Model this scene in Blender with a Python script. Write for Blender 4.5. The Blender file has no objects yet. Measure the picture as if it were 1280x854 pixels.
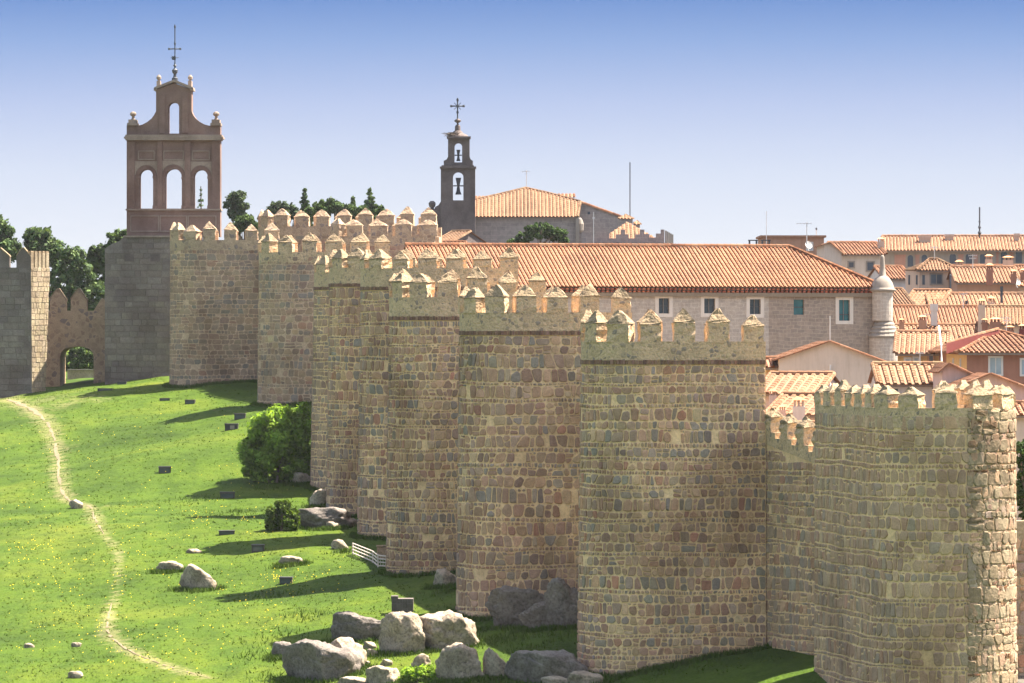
import bpy, bmesh, math, random
import numpy as np
from mathutils import Vector, Matrix, noise
from mathutils.geometry import tessellate_polygon

R = random.Random(11)
NR = np.random.default_rng(5)
sc = bpy.context.scene
COL = sc.collection
rad = math.radians

# ------------------------------------------------------------------ camera
F = 6000.0                                   # focal length in pixels of a 1280 wide picture
cam_d = bpy.data.cameras.new("camera"); cam = bpy.data.objects.new("camera", cam_d); COL.objects.link(cam)
cam_d.sensor_width = 36.0; cam_d.sensor_fit = 'HORIZONTAL'; cam_d.lens = 36.0 * F / 1280.0
cam_d.clip_start = 1.0; cam_d.clip_end = 20000.0
cam.location = (0, 0, 0); cam.rotation_euler = (rad(90), 0, 0)
sc.camera = cam

# ------------------------------------------------------------------ world, sun, exposure
SUN_EL, SUN_AZ = rad(60), rad(70)            # azimuth clockwise from +Y
world = bpy.data.worlds.new("World"); sc.world = world; world.use_nodes = True
wn = world.node_tree; bg = wn.nodes['Background']
SKY = 0.12
sky = wn.nodes.new('ShaderNodeTexSky'); sky.sky_type = 'NISHITA'; sky.sun_disc = False
sky.sun_elevation = SUN_EL; sky.sun_rotation = SUN_AZ; sky.air_density = 1.0; sky.dust_density = 0.9; sky.ozone_density = 0.5
tcw = wn.nodes.new('ShaderNodeTexCoord'); sepw = wn.nodes.new('ShaderNodeSeparateXYZ')
wn.links.new(tcw.outputs['Generated'], sepw.inputs[0])
ramp = wn.nodes.new('ShaderNodeValToRGB')    # colour of the low sky by sin(elevation), 0 .. 0.25
mr = wn.nodes.new('ShaderNodeMapRange'); mr.inputs[1].default_value = 0.0; mr.inputs[2].default_value = 0.25
wn.links.new(sepw.outputs['Z'], mr.inputs[0]); wn.links.new(mr.outputs[0], ramp.inputs[0])
def ramp_stops(rn, stops):
    el = rn.color_ramp.elements
    while len(el) > 1: el.remove(el[-1])
    el[0].position = stops[0][0]; el[0].color = (*stops[0][1], 1)
    for p, c in stops[1:]:
        e = el.new(p); e.color = (*c, 1)
EXPO = 2.0 ** 2.32                            # what the exposure multiplies by: the low sky is given as it looks
ramp_stops(ramp, [(p, tuple(x / EXPO for x in c)) for p, c in [(0.0, (.84, .87, .93)), (.08, (.80, .845, .925)), (.14, (.66, .735, .885)), (.20, (.47, .57, .825)),
                  (.25, (.28, .42, .74)), (.29, (.15, .29, .64)), (.40, (.12, .25, .56)), (1.0, (.15, .27, .52))]])
boost = wn.nodes.new('ShaderNodeMix'); boost.data_type = 'RGBA'; boost.blend_type = 'MULTIPLY'
boost.inputs[0].default_value = 1.0; boost.inputs[7].default_value = (1 / SKY, 1 / SKY, 1 / SKY, 1)
wn.links.new(ramp.outputs[0], boost.inputs[6])
mixw = wn.nodes.new('ShaderNodeMix'); mixw.data_type = 'RGBA'
mr2 = wn.nodes.new('ShaderNodeMapRange'); mr2.inputs[1].default_value = 0.10; mr2.inputs[2].default_value = 0.45
wn.links.new(sepw.outputs['Z'], mr2.inputs[0]); wn.links.new(mr2.outputs[0], mixw.inputs[0])
wbal = wn.nodes.new('ShaderNodeMix'); wbal.data_type = 'RGBA'; wbal.blend_type = 'MULTIPLY'; wbal.inputs[0].default_value = 1.0
wbal.inputs[7].default_value = (1.20, 1.0, .80, 1)      # the photograph is balanced warm
wn.links.new(sky.outputs[0], wbal.inputs[6])
wn.links.new(boost.outputs[2], mixw.inputs[6]); wn.links.new(wbal.outputs[2], mixw.inputs[7])
wn.links.new(mixw.outputs[2], bg.inputs[0]); bg.inputs[1].default_value = SKY

sd = bpy.data.lights.new("sun", 'SUN'); so = bpy.data.objects.new("sun", sd); COL.objects.link(so)
sd.energy = 5.0; sd.angle = rad(0.5); sd.color = (1.0, .92, .80)
to_sun = Vector((math.sin(SUN_AZ) * math.cos(SUN_EL), math.cos(SUN_AZ) * math.cos(SUN_EL), math.sin(SUN_EL)))
so.rotation_euler = to_sun.to_track_quat('Z', 'Y').to_euler(); so.location = (60, 200, 150)
vs = sc.view_settings; vs.view_transform = 'Standard'; vs.look = 'None'; vs.exposure = 2.32; vs.gamma = 1.0; vs.use_curve_mapping = False
sc.render.engine = 'CYCLES'; sc.cycles.max_bounces = 5; sc.cycles.diffuse_bounces = 2; sc.cycles.glossy_bounces = 1
sc.cycles.transparent_max_bounces = 4; sc.cycles.use_denoising = True

# ------------------------------------------------------------------ helpers
def P(px, py, Y): return Vector(((px - 640) / F * Y, Y, (427 - py) / F * Y))
def PX(px, Y): return (px - 640) / F * Y
def PZ(py, Y): return (427 - py) / F * Y
def proj(p): return (640 + F * p[0] / p[1], 427 - F * p[2] / p[1])

WLOC = {}
def tag(o, label=None, cat=None, group=None, kind=None):
    if label: o['label'] = label
    if cat: o['category'] = cat
    if group: o['group'] = group
    if kind: o['kind'] = kind
    return o
def thing(name, label, cat, loc, group=None):
    o = bpy.data.objects.new(name, None); COL.objects.link(o); o.location = loc; o.empty_display_size = .5
    WLOC[o.name] = Vector(loc); return tag(o, label, cat, group)

class MB:
    def __init__(s): s.v = []; s.f = []; s.t = []; s.m = []
    def face(s, pts, t=(1, 1, 1), m=0):
        i = len(s.v); s.v += [(p[0], p[1], p[2]) for p in pts]; s.f.append(tuple(range(i, i + len(pts)))); s.t.append(t); s.m.append(m)
    def mesh(s, verts, faces, t=(1, 1, 1), m=0):
        i = len(s.v); s.v += [(p[0], p[1], p[2]) for p in verts]
        for f in faces: s.f.append(tuple(i + k for k in f)); s.t.append(t); s.m.append(m)
    def hexa(s, b, tp, t=(1, 1, 1), m=0):           # bottom ring and top ring of 4 points each
        s.mesh(list(b) + list(tp), [(3, 2, 1, 0), (4, 5, 6, 7), (0, 1, 5, 4), (1, 2, 6, 5), (2, 3, 7, 6), (3, 0, 4, 7)], t, m)
    def box(s, o, a, b, c, t=(1, 1, 1), m=0):       # corner and three edge vectors
        o = Vector(o); a = Vector(a); b = Vector(b); c = Vector(c)
        q = [o, o + a, o + a + b, o + b]; s.hexa(q, [p + c for p in q], t, m)
    def cbox(s, x0, x1, y0, y1, z0, z1, t=(1, 1, 1), m=0): s.box((x0, y0, z0), (x1 - x0, 0, 0), (0, y1 - y0, 0), (0, 0, z1 - z0), t, m)
    def tube(s, pts, r, n=6, t=(1, 1, 1), m=0):
        pts = [Vector(p) for p in pts]; rs = r if isinstance(r, (list, tuple)) else [r] * len(pts); vs_ = []; fs = []
        for i, p in enumerate(pts):
            d = (pts[min(i + 1, len(pts) - 1)] - pts[max(i - 1, 0)]).normalized()
            a = d.orthogonal().normalized(); b = d.cross(a)
            vs_ += [p + (a * math.cos(2 * math.pi * k / n) + b * math.sin(2 * math.pi * k / n)) * rs[i] for k in range(n)]
        for i in range(len(pts) - 1):
            fs += [(i * n + k, i * n + (k + 1) % n, (i + 1) * n + (k + 1) % n, (i + 1) * n + k) for k in range(n)]
        fs += [tuple(range(n))[::-1], tuple(range((len(pts) - 1) * n, len(pts) * n))]
        s.mesh(vs_, fs, t, m)
    def lathe(s, c, prof, n=16, t=(1, 1, 1), m=0):   # prof: (radius, z)
        vs_ = []; fs = []
        for r, z in prof: vs_ += [(c[0] + r * math.cos(2 * math.pi * k / n), c[1] + r * math.sin(2 * math.pi * k / n), z) for k in range(n)]
        for i in range(len(prof) - 1): fs += [(i * n + k, i * n + (k + 1) % n, (i + 1) * n + (k + 1) % n, (i + 1) * n + k) for k in range(n)]
        fs += [tuple(range(n))[::-1], tuple(range((len(prof) - 1) * n, len(prof) * n))]
        s.mesh(vs_, fs, t, m)
    def prism(s, outer, holes, o, u, v, n, th, t=(1, 1, 1), m=0):   # flat plate with holes; front at o, th deep along -n
        o = Vector(o); u = Vector(u); v = Vector(v); n = Vector(n)
        loops = [outer] + list(holes); flat = [p for l in loops for p in l]
        tris = tessellate_polygon([[Vector((p[0], p[1], 0)) for p in l] for l in loops])
        W = [o + u * p[0] + v * p[1] for p in flat]; B = [p - n * th for p in W]; N = len(W)
        fs = [tuple(x) for x in tris] + [tuple(N + k for k in x[::-1]) for x in tris]
        i = 0
        for l in loops:
            L = len(l); fs += [(i + k, i + (k + 1) % L, N + i + (k + 1) % L, N + i + k) for k in range(L)]; i += L
        s.mesh(W + B, fs, t, m)
    def build(s, name, mats, parent=None, smooth=False, org=None):
        if not s.v: return None
        v = np.array(s.v, dtype=np.float64)
        base = WLOC[parent.name] if parent is not None else Vector((0, 0, 0))
        if org is None:
            lo = v.min(0); hi = v.max(0); org = Vector(((lo[0] + hi[0]) / 2, (lo[1] + hi[1]) / 2, lo[2]))
        v = v - np.array(org)
        me = bpy.data.meshes.new(name); me.from_pydata(v.tolist(), [], s.f)
        a = me.attributes.new('tint', 'FLOAT_COLOR', 'FACE')
        tt = np.ones((len(s.f), 4), dtype=np.float32); tt[:, :3] = np.array(s.t, dtype=np.float32); a.data.foreach_set('color', tt.ravel())
        for mt in (mats if isinstance(mats, (list, tuple)) else [mats]): me.materials.append(mt)
        if any(s.m): me.polygons.foreach_set('material_index', s.m)
        if smooth: me.polygons.foreach_set('use_smooth', [True] * len(s.f))
        o = bpy.data.objects.new(name, me); COL.objects.link(o)
        if parent is not None: o.parent = parent
        o.location = Vector(org) - base; WLOC[o.name] = Vector(org)
        return o

def quads_mesh(name, co, tint, mat, nper=4):
    """co (N, nper, 3) world, tint (N, 3): one mesh of loose faces."""
    n = len(co); me = bpy.data.meshes.new(name)
    me.vertices.add(n * nper); me.vertices.foreach_set('co', co.astype(np.float32).ravel())
    me.loops.add(n * nper); me.loops.foreach_set('vertex_index', np.arange(n * nper, dtype=np.int32))
    me.polygons.add(n); me.polygons.foreach_set('loop_start', np.arange(0, n * nper, nper, dtype=np.int32))
    me.update(calc_edges=True)
    a = me.attributes.new('tint', 'FLOAT_COLOR', 'FACE'); tt = np.ones((n, 4), dtype=np.float32); tt[:, :3] = tint
    a.data.foreach_set('color', tt.ravel()); me.materials.append(mat)
    return me
def mesh_obj(name, me, parent=None):
    o = bpy.data.objects.new(name, me); COL.objects.link(o)
    if parent is not None:
        o.parent = parent; o.location = -WLOC[parent.name]
    WLOC[o.name] = Vector((0, 0, 0)); return o

# ------------------------------------------------------------------ materials
class NT:
    def __init__(s, name):
        s.m = bpy.data.materials.new(name); s.m.use_nodes = True; s.nt = s.m.node_tree; s.b = s.nt.nodes['Principled BSDF']
        s.pos = s.nt.nodes.new('ShaderNodeNewGeometry').outputs['Position']
    def n(s, k, **kw):
        x = s.nt.nodes.new(k)
        for a, b in kw.items(): setattr(x, a, b)
        return x
    def link(s, a, b): s.nt.links.new(a, b)
    def noise(s, scale, detail=4, rough=.6, vec=None, out=0):
        x = s.n('ShaderNodeTexNoise'); x.inputs['Scale'].default_value = scale; x.inputs['Detail'].default_value = detail
        x.inputs['Roughness'].default_value = rough; s.link(vec or s.pos, x.inputs['Vector']); return x.outputs[out]
    def ramp(s, fac, stops):
        x = s.n('ShaderNodeValToRGB'); ramp_stops(x, stops); s.link(fac, x.inputs[0]); return x.outputs[0]
    def mix(s, a, b, fac=1.0, mode='MIX'):
        x = s.n('ShaderNodeMix', data_type='RGBA', blend_type=mode)
        if isinstance(fac, float): x.inputs[0].default_value = fac
        else: s.link(fac, x.inputs[0])
        for i, c in ((6, a), (7, b)):
            if isinstance(c, tuple): x.inputs[i].default_value = (*c, 1)
            else: s.link(c, x.inputs[i])
        return x.outputs[2]
    def tint(s):
        x = s.n('ShaderNodeAttribute'); x.attribute_name = 'tint'; return x.outputs['Color']
    def scaled(s, v):
        x = s.n('ShaderNodeMapping'); x.inputs['Scale'].default_value = v; s.link(s.pos, x.inputs[0]); return x.outputs[0]
    def done(s, col, rough=.9, bumps=(), spec=.2):
        if isinstance(col, tuple): s.b.inputs['Base Color'].default_value = (*col, 1)
        else: s.link(col, s.b.inputs['Base Color'])
        s.b.inputs['Roughness'].default_value = rough; s.b.inputs['Specular IOR Level'].default_value = spec
        prev = None
        for h, st, dist in bumps:
            x = s.n('ShaderNodeBump'); x.inputs['Strength'].default_value = st; x.inputs['Distance'].default_value = dist
            s.link(h, x.inputs['Height'])
            if prev: s.link(prev, x.inputs['Normal'])
            prev = x.outputs[0]
        if prev: s.link(prev, s.b.inputs['Normal'])
        return s.m

def rocky(name, a, b, scale=1.5, fine=9, bump=.05, dark=.55, stain=False):
    """tinted mineral surface: two colours mixed by noise, fine grain, relief"""
    m = NT(name)
    c = m.ramp(m.noise(scale, 5, .65), [(.3, a), (.7, b)])
    g = m.ramp(m.noise(fine, 5, .7), [(.28, (dark,) * 3), (.55, (1, 1, 1)), (.8, (1.15,) * 3)])
    c = m.mix(c, g, 1.0, 'MULTIPLY'); c = m.mix(c, m.tint(), 1.0, 'MULTIPLY')
    if stain: c = m.mix(c, m.ramp(m.noise(.22, 5, .6, m.scaled((1, 1, .7))), [(.34, (.66, .62, .60)), (.52, (1, 1, 1)), (.7, (1.12, 1.08, 1.02))]), 1.0, 'MULTIPLY')
    return m.done(c, .93, [(m.noise(fine, 5, .7), .8, bump)])
def plain(name, col, rough=.6, var=.12, scale=3, metal=0, spec=.3):
    m = NT(name)
    g = m.ramp(m.noise(scale, 5, .65), [(.3, tuple(x * (1 - var) for x in col)), (.7, tuple(x * (1 + var) for x in col))])
    c = m.mix(g, m.tint(), 1.0, 'MULTIPLY'); m.b.inputs['Metallic'].default_value = metal
    return m.done(c, rough, [], spec)

M = {}
M['mortar'] = rocky('lime_mortar', (0.680, 0.451, 0.248), (0.860, 0.592, 0.336), .9, 7, .06, .62, stain=True)
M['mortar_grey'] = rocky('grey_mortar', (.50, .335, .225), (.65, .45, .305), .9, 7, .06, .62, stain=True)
M['stone'] = rocky('wall_stone', (.80, .78, .76), (1.12, 1.12, 1.12), 2.5, 14, .04, .62, stain=True)
M['sun_stone'] = rocky('sunny_stone', (0.297, 0.233, 0.152), (0.423, 0.346, 0.236), 1.2, 6, .08, .6, stain=True)  # stone for the sunlit faces, the sun's warmth is put into its colour
def rubble(name, mortar, stones, scale):
    m = NT(name)
    warp = m.n('ShaderNodeVectorMath', operation='ADD'); nz = m.noise(2.0, 3, .6, out=1)
    sc_ = m.n('ShaderNodeVectorMath', operation='SCALE'); m.link(nz, sc_.inputs[0]); sc_.inputs['Scale'].default_value = .25
    m.link(m.pos, warp.inputs[0]); m.link(sc_.outputs[0], warp.inputs[1])
    vo = m.n('ShaderNodeTexVoronoi'); vo.inputs['Scale'].default_value = scale; m.link(warp.outputs[0], vo.inputs['Vector'])
    ve = m.n('ShaderNodeTexVoronoi', feature='DISTANCE_TO_EDGE'); ve.inputs['Scale'].default_value = scale; m.link(warp.outputs[0], ve.inputs['Vector'])
    sep = m.n('ShaderNodeSeparateColor'); m.link(vo.outputs['Color'], sep.inputs[0])
    sc1 = m.ramp(sep.outputs[0], stones)
    edge = m.ramp(ve.outputs['Distance'], [(.06, (0, 0, 0)), (.16, (1, 1, 1))])
    pick = m.ramp(sep.outputs[1], [(.42, (0, 0, 0)), (.55, (1, 1, 1))])
    fac = m.mix(edge, pick, 1.0, 'MULTIPLY')
    mo = m.ramp(m.noise(1.1, 5, .65), [(.3, tuple(x * .8 for x in mortar)), (.7, tuple(x * 1.15 for x in mortar))])
    c = m.mix(mo, sc1, fac)
    g = m.ramp(m.noise(11, 5, .7), [(.3, (.62,) * 3), (.6, (1.05,) * 3)])
    c = m.mix(c, g, 1.0, 'MULTIPLY'); c = m.mix(c, m.tint(), 1.0, 'MULTIPLY')
    return m.done(c, .95, [(ve.outputs['Distance'], .5, .15), (m.noise(9, 5, .7), .8, .06)])
ST = [(.1, (.46, .33, .20)), (.4, (.54, .395, .23)), (.65, (.38, .275, .175)), (.88, (.27, .21, .16))]
M['rubble'] = rubble('parapet_rubble', (.57, .395, .24), ST, 4.4)
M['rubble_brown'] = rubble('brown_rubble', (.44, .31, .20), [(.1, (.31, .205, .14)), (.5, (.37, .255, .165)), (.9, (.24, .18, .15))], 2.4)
M['brick'] = plain('dark_brick', (.20, .115, .075), .9, .25, 5)
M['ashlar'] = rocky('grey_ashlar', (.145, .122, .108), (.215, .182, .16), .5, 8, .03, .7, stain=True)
M['granite'] = rocky('granite', (.20, .155, .11), (.44, .36, .27), .9, 7, .10, .30)
M['granite_shade'] = rocky('shaded_granite', (.12, .10, .09), (.24, .205, .17), .9, 7, .10, .35)  # darker copy of the granite, shade on the rocks put into its colour
M['redbrick'] = rocky('belfry_brick', (.155, .098, .08), (.22, .145, .118), .7, 9, .02, .75, stain=True)
M['belfry_stone'] = rocky('belfry_stone', (0.226, 0.175, 0.137), (0.304, 0.239, 0.192), .7, 9, .02, .75, stain=True)
M['dark_stone'] = rocky('church_stone', (.092, .074, .071), (.139, .113, .105), .7, 8, .03, .7, stain=True)
M['iron'] = plain('iron', (.05, .055, .065), .6)
M['lightmetal'] = plain('pale_metal', (.5, .49, .47), .5)
M['rust'] = plain('rusty_rail', (.52, .42, .36), .7)
M['box'] = plain('dark_box', (.038, .035, .038), .6, .2, 4)
M['tile'] = rocky('roof_tile', (.74, .76, .76), (1.14, 1.12, 1.1), .7, 9, .01, .68, stain=True)
M['channel'] = plain('tile_channel', (.26, .13, .075), .95, .2, 2)
M['red'] = plain('red_paint', (.15, .032, .026), .8, .15, 1)
M['stork'] = plain('nest_twigs', (.16, .12, .09), .95, .3, 6)
def plaster(name, col, var=.10):
    m = NT(name)
    c = m.ramp(m.noise(.5, 6, .7), [(.3, tuple(x * (1 - var) for x in col)), (.65, col), (.85, tuple(min(1, x * (1 + var * .6)) for x in col))])
    st = m.ramp(m.noise(1.2, 5, .7, m.scaled((3, 3, .35))), [(.35, (.80, .78, .76)), (.55, (1, 1, 1))])
    c = m.mix(c, st, .6, 'MULTIPLY'); c = m.mix(c, m.tint(), 1.0, 'MULTIPLY')
    return m.done(c, .92, [(m.noise(4, 4, .6), .4, .02)])
M['cream'] = plaster('cream_plaster', (.504, .428, .353)); M['white'] = plaster('white_plaster', (0.522, 0.494, 0.459)); M['ochre'] = plaster('ochre_plaster', (0.470, 0.302, 0.134))
M['pink'] = plaster('pink_plaster', (.487, .370, .328)); M['brown'] = plaster('brown_plaster', (.36, .21, .135)); M['tan'] = plaster('tan_plaster', (.50, .38, .29))
M['brickwall'] = plaster('brick_house_wall', (.28, .135, .09), .15); M['arcbrick'] = plaster('arcade_brick', (.36, .20, .15), .15)
M['frame_stone'] = plaster('frame_stone', (.62, .545, .47)); M['greystone'] = plaster('grey_render', (.25, .215, .18))
def blocks(name, ang, c1, c2, mortar, w=.75, h=.38):
    m = NT(name)
    vt = m.n('ShaderNodeMapping'); vt.inputs['Rotation'].default_value = (0, 0, -ang); m.link(m.pos, vt.inputs[0])
    sp = m.n('ShaderNodeSeparateXYZ'); m.link(vt.outputs[0], sp.inputs[0]); cb = m.n('ShaderNodeCombineXYZ')
    m.link(sp.outputs[0], cb.inputs[0]); m.link(sp.outputs[2], cb.inputs[1])
    warp = m.n('ShaderNodeVectorMath', operation='ADD'); nz = m.noise(.8, 2, .5, out=1)
    s_ = m.n('ShaderNodeVectorMath', operation='SCALE'); m.link(nz, s_.inputs[0]); s_.inputs['Scale'].default_value = .38
    m.link(cb.outputs[0], warp.inputs[0]); m.link(s_.outputs[0], warp.inputs[1])
    br = m.n('ShaderNodeTexBrick'); m.link(warp.outputs[0], br.inputs['Vector'])
    br.inputs['Color1'].default_value = (*c1, 1); br.inputs['Color2'].default_value = (*c2, 1); br.inputs['Mortar'].default_value = (*mortar, 1)
    br.inputs['Scale'].default_value = 1.0; br.inputs['Brick Width'].default_value = w; br.inputs['Row Height'].default_value = h
    br.inputs['Mortar Size'].default_value = .03; br.inputs['Bias'].default_value = 0.0; br.inputs['Mortar Smooth'].default_value = .4
    g = m.ramp(m.noise(2.2, 6, .75), [(.25, (.68,) * 3), (.55, (1.0,) * 3), (.8, (1.15,) * 3)])
    c = m.mix(br.outputs['Color'], g, 1.0, 'MULTIPLY'); c = m.mix(c, m.tint(), 1.0, 'MULTIPLY')
    return m.done(c, .93, [(br.outputs['Fac'], -.4, .04), (m.noise(6, 5, .7), .6, .05)])
PAL_ROT = rad(12)
M['palace_left'] = blocks('pale_masonry', PAL_ROT, (.41, .345, .285), (.36, .31, .265), (.46, .39, .32), .55, .27)
M['palace_right'] = blocks('brown_masonry', PAL_ROT, (.315, .245, .19), (.25, .20, .162), (.35, .28, .22), .55, .27)
M['church_wall'] = blocks('church_masonry', 0, (.27, .235, .215), (.22, .19, .18), (.30, .26, .235), 1.1, .5)
def glass(name, col):
    m = NT(name); c = m.ramp(m.noise(1.5, 2, .5), [(.3, tuple(x * .7 for x in col)), (.7, col)])
    return m.done(c, .12, [], .6)
M['glass'] = glass('dark_glass', (.05, .065, .085)); M['teal'] = glass('teal_glass', (.03, .16, .18)); M['paleglass'] = glass('pale_glass', (.30, .36, .40))

def leaf_mat(name, a, b, trans=.25):
    m = NT(name)
    c = m.ramp(m.noise(1.3, 3, .6), [(.3, a), (.7, b)]); c = m.mix(c, m.tint(), 1.0, 'MULTIPLY')
    m.done(c, .75, [], .15)
    t = m.n('ShaderNodeBsdfTranslucent'); m.link(m.mix(c, (1.0, 1.0, .5), 1.0, 'MULTIPLY'), t.inputs[0])
    mx = m.n('ShaderNodeMixShader'); mx.inputs[0].default_value = trans
    m.link(m.b.outputs[0], mx.inputs[1]); m.link(t.outputs[0], mx.inputs[2])
    m.link(mx.outputs[0], m.nt.nodes['Material Output'].inputs[0]); return m.m
M['pine'] = leaf_mat('pine_needles', (.052, .090, .036), (.105, .150, .055)); M['cedar'] = leaf_mat('cedar_needles', (.045, .070, .035), (.085, .115, .055))
M['leaf'] = leaf_mat('bush_leaves', (.155, .25, .03), (.24, .35, .05), .45); M['leaf2'] = leaf_mat('tree_leaves', (0.042, 0.074, 0.021), (0.077, 0.117, 0.035))
M['blade'] = leaf_mat('grass_blades', (.040, .076, .006), (.066, .098, .009), .2); M['bark'] = rocky('bark', (.10, .075, .055), (.16, .12, .09), 2, 10, .03)
M['petal'] = leaf_mat('yellow_petals', (0.588, 0.437, 0.025), (0.672, 0.521, 0.042), .2)
def grass_mat():
    m = NT('turf')
    big = m.ramp(m.noise(.09, 5, .62), [(.30, (0.025, 0.048, 0.004)), (.50, (0.048, 0.083, 0.006)), (.66, (0.077, 0.104, 0.009)), (.80, (0.107, 0.114, 0.016))])
    mid = m.ramp(m.noise(.5, 5, .7, m.scaled((1, .5, 1))), [(.28, (.55, .62, .5)), (.5, (1, 1, 1)), (.75, (1.25, 1.15, .95))])
    fine = m.ramp(m.noise(5, 5, .75), [(.3, (.6, .66, .55)), (.55, (1, 1, 1)), (.8, (1.25, 1.2, 1.0))])
    c = m.mix(m.mix(big, mid, 1.0, 'MULTIPLY'), fine, 1.0, 'MULTIPLY')
    at = m.n('ShaderNodeAttribute'); at.attribute_name = 'worn'
    ad = m.n('ShaderNodeMath', operation='ADD'); m.link(at.outputs['Fac'], ad.inputs[0])
    nz = m.n('ShaderNodeMath', operation='MULTIPLY_ADD'); m.link(m.noise(1.4, 5, .75), nz.inputs[0]); nz.inputs[1].default_value = 1.5; nz.inputs[2].default_value = -.95
    m.link(nz.outputs[0], ad.inputs[1])
    gate = m.n('ShaderNodeMath', operation='MULTIPLY'); m.link(ad.outputs[0], gate.inputs[0])
    st = m.n('ShaderNodeMath', operation='GREATER_THAN'); m.link(at.outputs['Fac'], st.inputs[0]); st.inputs[1].default_value = .03; m.link(st.outputs[0], gate.inputs[1])
    gate.use_clamp = True
    dirt = m.ramp(m.noise(3, 5, .7), [(.3, (.22, .175, .09)), (.7, (.36, .28, .165))])
    c = m.mix(c, dirt, gate.outputs[0])
    town = m.n('ShaderNodeAttribute'); town.attribute_name = 'paved'
    c = m.mix(c, m.ramp(m.noise(.8, 5, .7), [(.3, (.085, .075, .062)), (.7, (.13, .115, .095))]), town.outputs['Fac'])
    return m.done(c, .95, [(m.noise(1.1, 5, .7, m.scaled((1, .6, 1))), .8, .35), (m.noise(7, 4, .7), .7, .10)], .1)
M['turf'] = grass_mat()
M['dirt'] = rocky('dry_dirt', (0.131, 0.101, 0.055), (0.216, 0.164, 0.098), 1.2, 8, .03, .7)

# ------------------------------------------------------------------ ground: one smooth surface through known heights
TOWN = {}
ctrl = []
for px, py, Y in [(727, 832, 240), (573, 767, 262), (484, 717, 283), (449, 670, 306), (411, 647, 322), (387, 607, 345), (327, 505, 385), (212, 481, 420),
                  (130, 480, 430), (60, 489, 433), (0, 497, 432), (850, 812, 243), (948, 790, 243), (1015, 838, 228), (1140, 960, 206), (1290, 950, 212),
                  (0, 854, 252), (0, 750, 287), (0, 650, 330), (0, 560, 380), (150, 854, 249), (150, 750, 283), (150, 650, 322), (150, 560, 370), (150, 515, 400),
                  (300, 854, 246), (300, 750, 278), (300, 650, 316), (300, 560, 357), (300, 508, 392), (450, 854, 243), (600, 854, 239), (450, 755, 270), (720, 900, 231),
                  (650, 790, 254), (-150, 854, 256), (-150, 560, 386), (-150, 500, 440), (450, 1000, 218), (0, 1000, 226), (900, 1000, 212)]:
    p = P(px, py, Y); ctrl.append((p.x, p.y, p.z))
ctrl += [(20, 262, -11.5), (26, 300, -9.5), (12, 340, -7.5), (40, 350, -6.5), (4, 380, -5), (22, 430, -2), (62, 450, 0), (0, 560, 2), (85, 560, 3), (-34, 480, -3.2),
         (-40, 560, 0), (40, 240, -15), (60, 300, -9), (0, 0, -34), (-60, 100, -33), (60, 100, -32), (-80, 300, -24), (-90, 430, -12), (0, 700, 3), (90, 700, 4), (-90, 600, -2)]
C = np.array(ctrl); K = 100.0
def tps_k(r2): return np.where(r2 > 1e-12, .5 * r2 * np.log(np.maximum(r2, 1e-12)), 0)
xy = C[:, :2] / K; d2 = ((xy[:, None] - xy[None]) ** 2).sum(-1); n_ = len(C)
A = np.zeros((n_ + 3, n_ + 3)); A[:n_, :n_] = tps_k(d2) + np.eye(n_) * 2e-4; A[:n_, n_] = 1; A[:n_, n_ + 1:] = xy; A[n_, :n_] = 1; A[n_ + 1:, :n_] = xy.T
W_ = np.linalg.solve(A, np.concatenate([C[:, 2], np.zeros(3)]))
def gz(X, Y):
    X = np.atleast_1d(np.asarray(X, float)); Y = np.atleast_1d(np.asarray(Y, float)); out = np.empty_like(X)
    for i in range(0, len(X), 20000):
        q = np.stack([X[i:i + 20000], Y[i:i + 20000]], 1) / K
        r2 = ((q[:, None] - xy[None]) ** 2).sum(-1)
        out[i:i + 20000] = tps_k(r2) @ W_[:n_] + W_[n_] + q @ W_[n_ + 1:]
    dist = np.maximum(np.maximum(np.abs(X - 0) - 85, np.maximum(40 - Y, Y - 600)), 0)
    w = np.clip(dist / 150, 0, 1); w = w * w * (3 - 2 * w)
    out = np.clip(out, -60, 12) * (1 - w) + (-12) * w
    out += .10 * np.sin(X * .55 + .9 * np.sin(Y * .16)) * np.sin(Y * .23 + X * .1) + .05 * np.sin(X * 1.3 + Y * .31) * np.sin(Y * .5 - X * .7)
    return out
def g1(x, y): return float(gz([x], [y])[0])
def G(px, py):
    """ground point seen at a picture point"""
    Ys = np.arange(205, 470, .5); zz = gz((px - 640) / F * Ys, Ys); below = (427 - py) / F * Ys < zz
    k = int(np.argmax(below)) if below.any() else len(Ys) - 1
    y1 = Ys[k]; y0 = Ys[max(k - 1, 0)]
    for _ in range(12):
        ym = (y0 + y1) / 2
        if PZ(py, ym) < g1(PX(px, ym), ym): y1 = ym
        else: y0 = ym
    return P(px, py, y1)

# dirt trail polyline (picture point, width in metres)
TRAIL = [[(-30, 497, 2.2), (0, 498, 1.9), (20, 503, 1.2), (38, 511, 1.0), (52, 521, .9), (62, 533, .7), (68, 548, .6), (71, 565, .6), (73, 585, .5), (74, 603, .5), (79, 618, .45), (88, 628, .35), (108, 631, .3), (115, 636, .4), (118, 647, .38), (123, 657, .3),
          (130, 668, .16), (142, 682, .12), (149, 695, .10), (149, 715, .10), (144, 740, .12), (137, 764, .22), (135, 775, .3), (134, 788, .32), (141, 799, .34), (155, 810, .32), (172, 819, .28), (195, 828, .24), (218, 836, .28), (243, 843, .24), (262, 848, .1)]]
trail_pts = []
for seg in TRAIL:
    pts = []
    for k in range(len(seg) - 1):
        a, b = seg[k], seg[k + 1]
        for q in range(5):
            f = q / 5; pts.append((G(a[0] + (b[0] - a[0]) * f, a[1] + (b[1] - a[1]) * f), a[2] + (b[2] - a[2]) * f))
    pts.append((G(seg[-1][0], seg[-1][1]), seg[-1][2])); trail_pts.append(pts)
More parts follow.
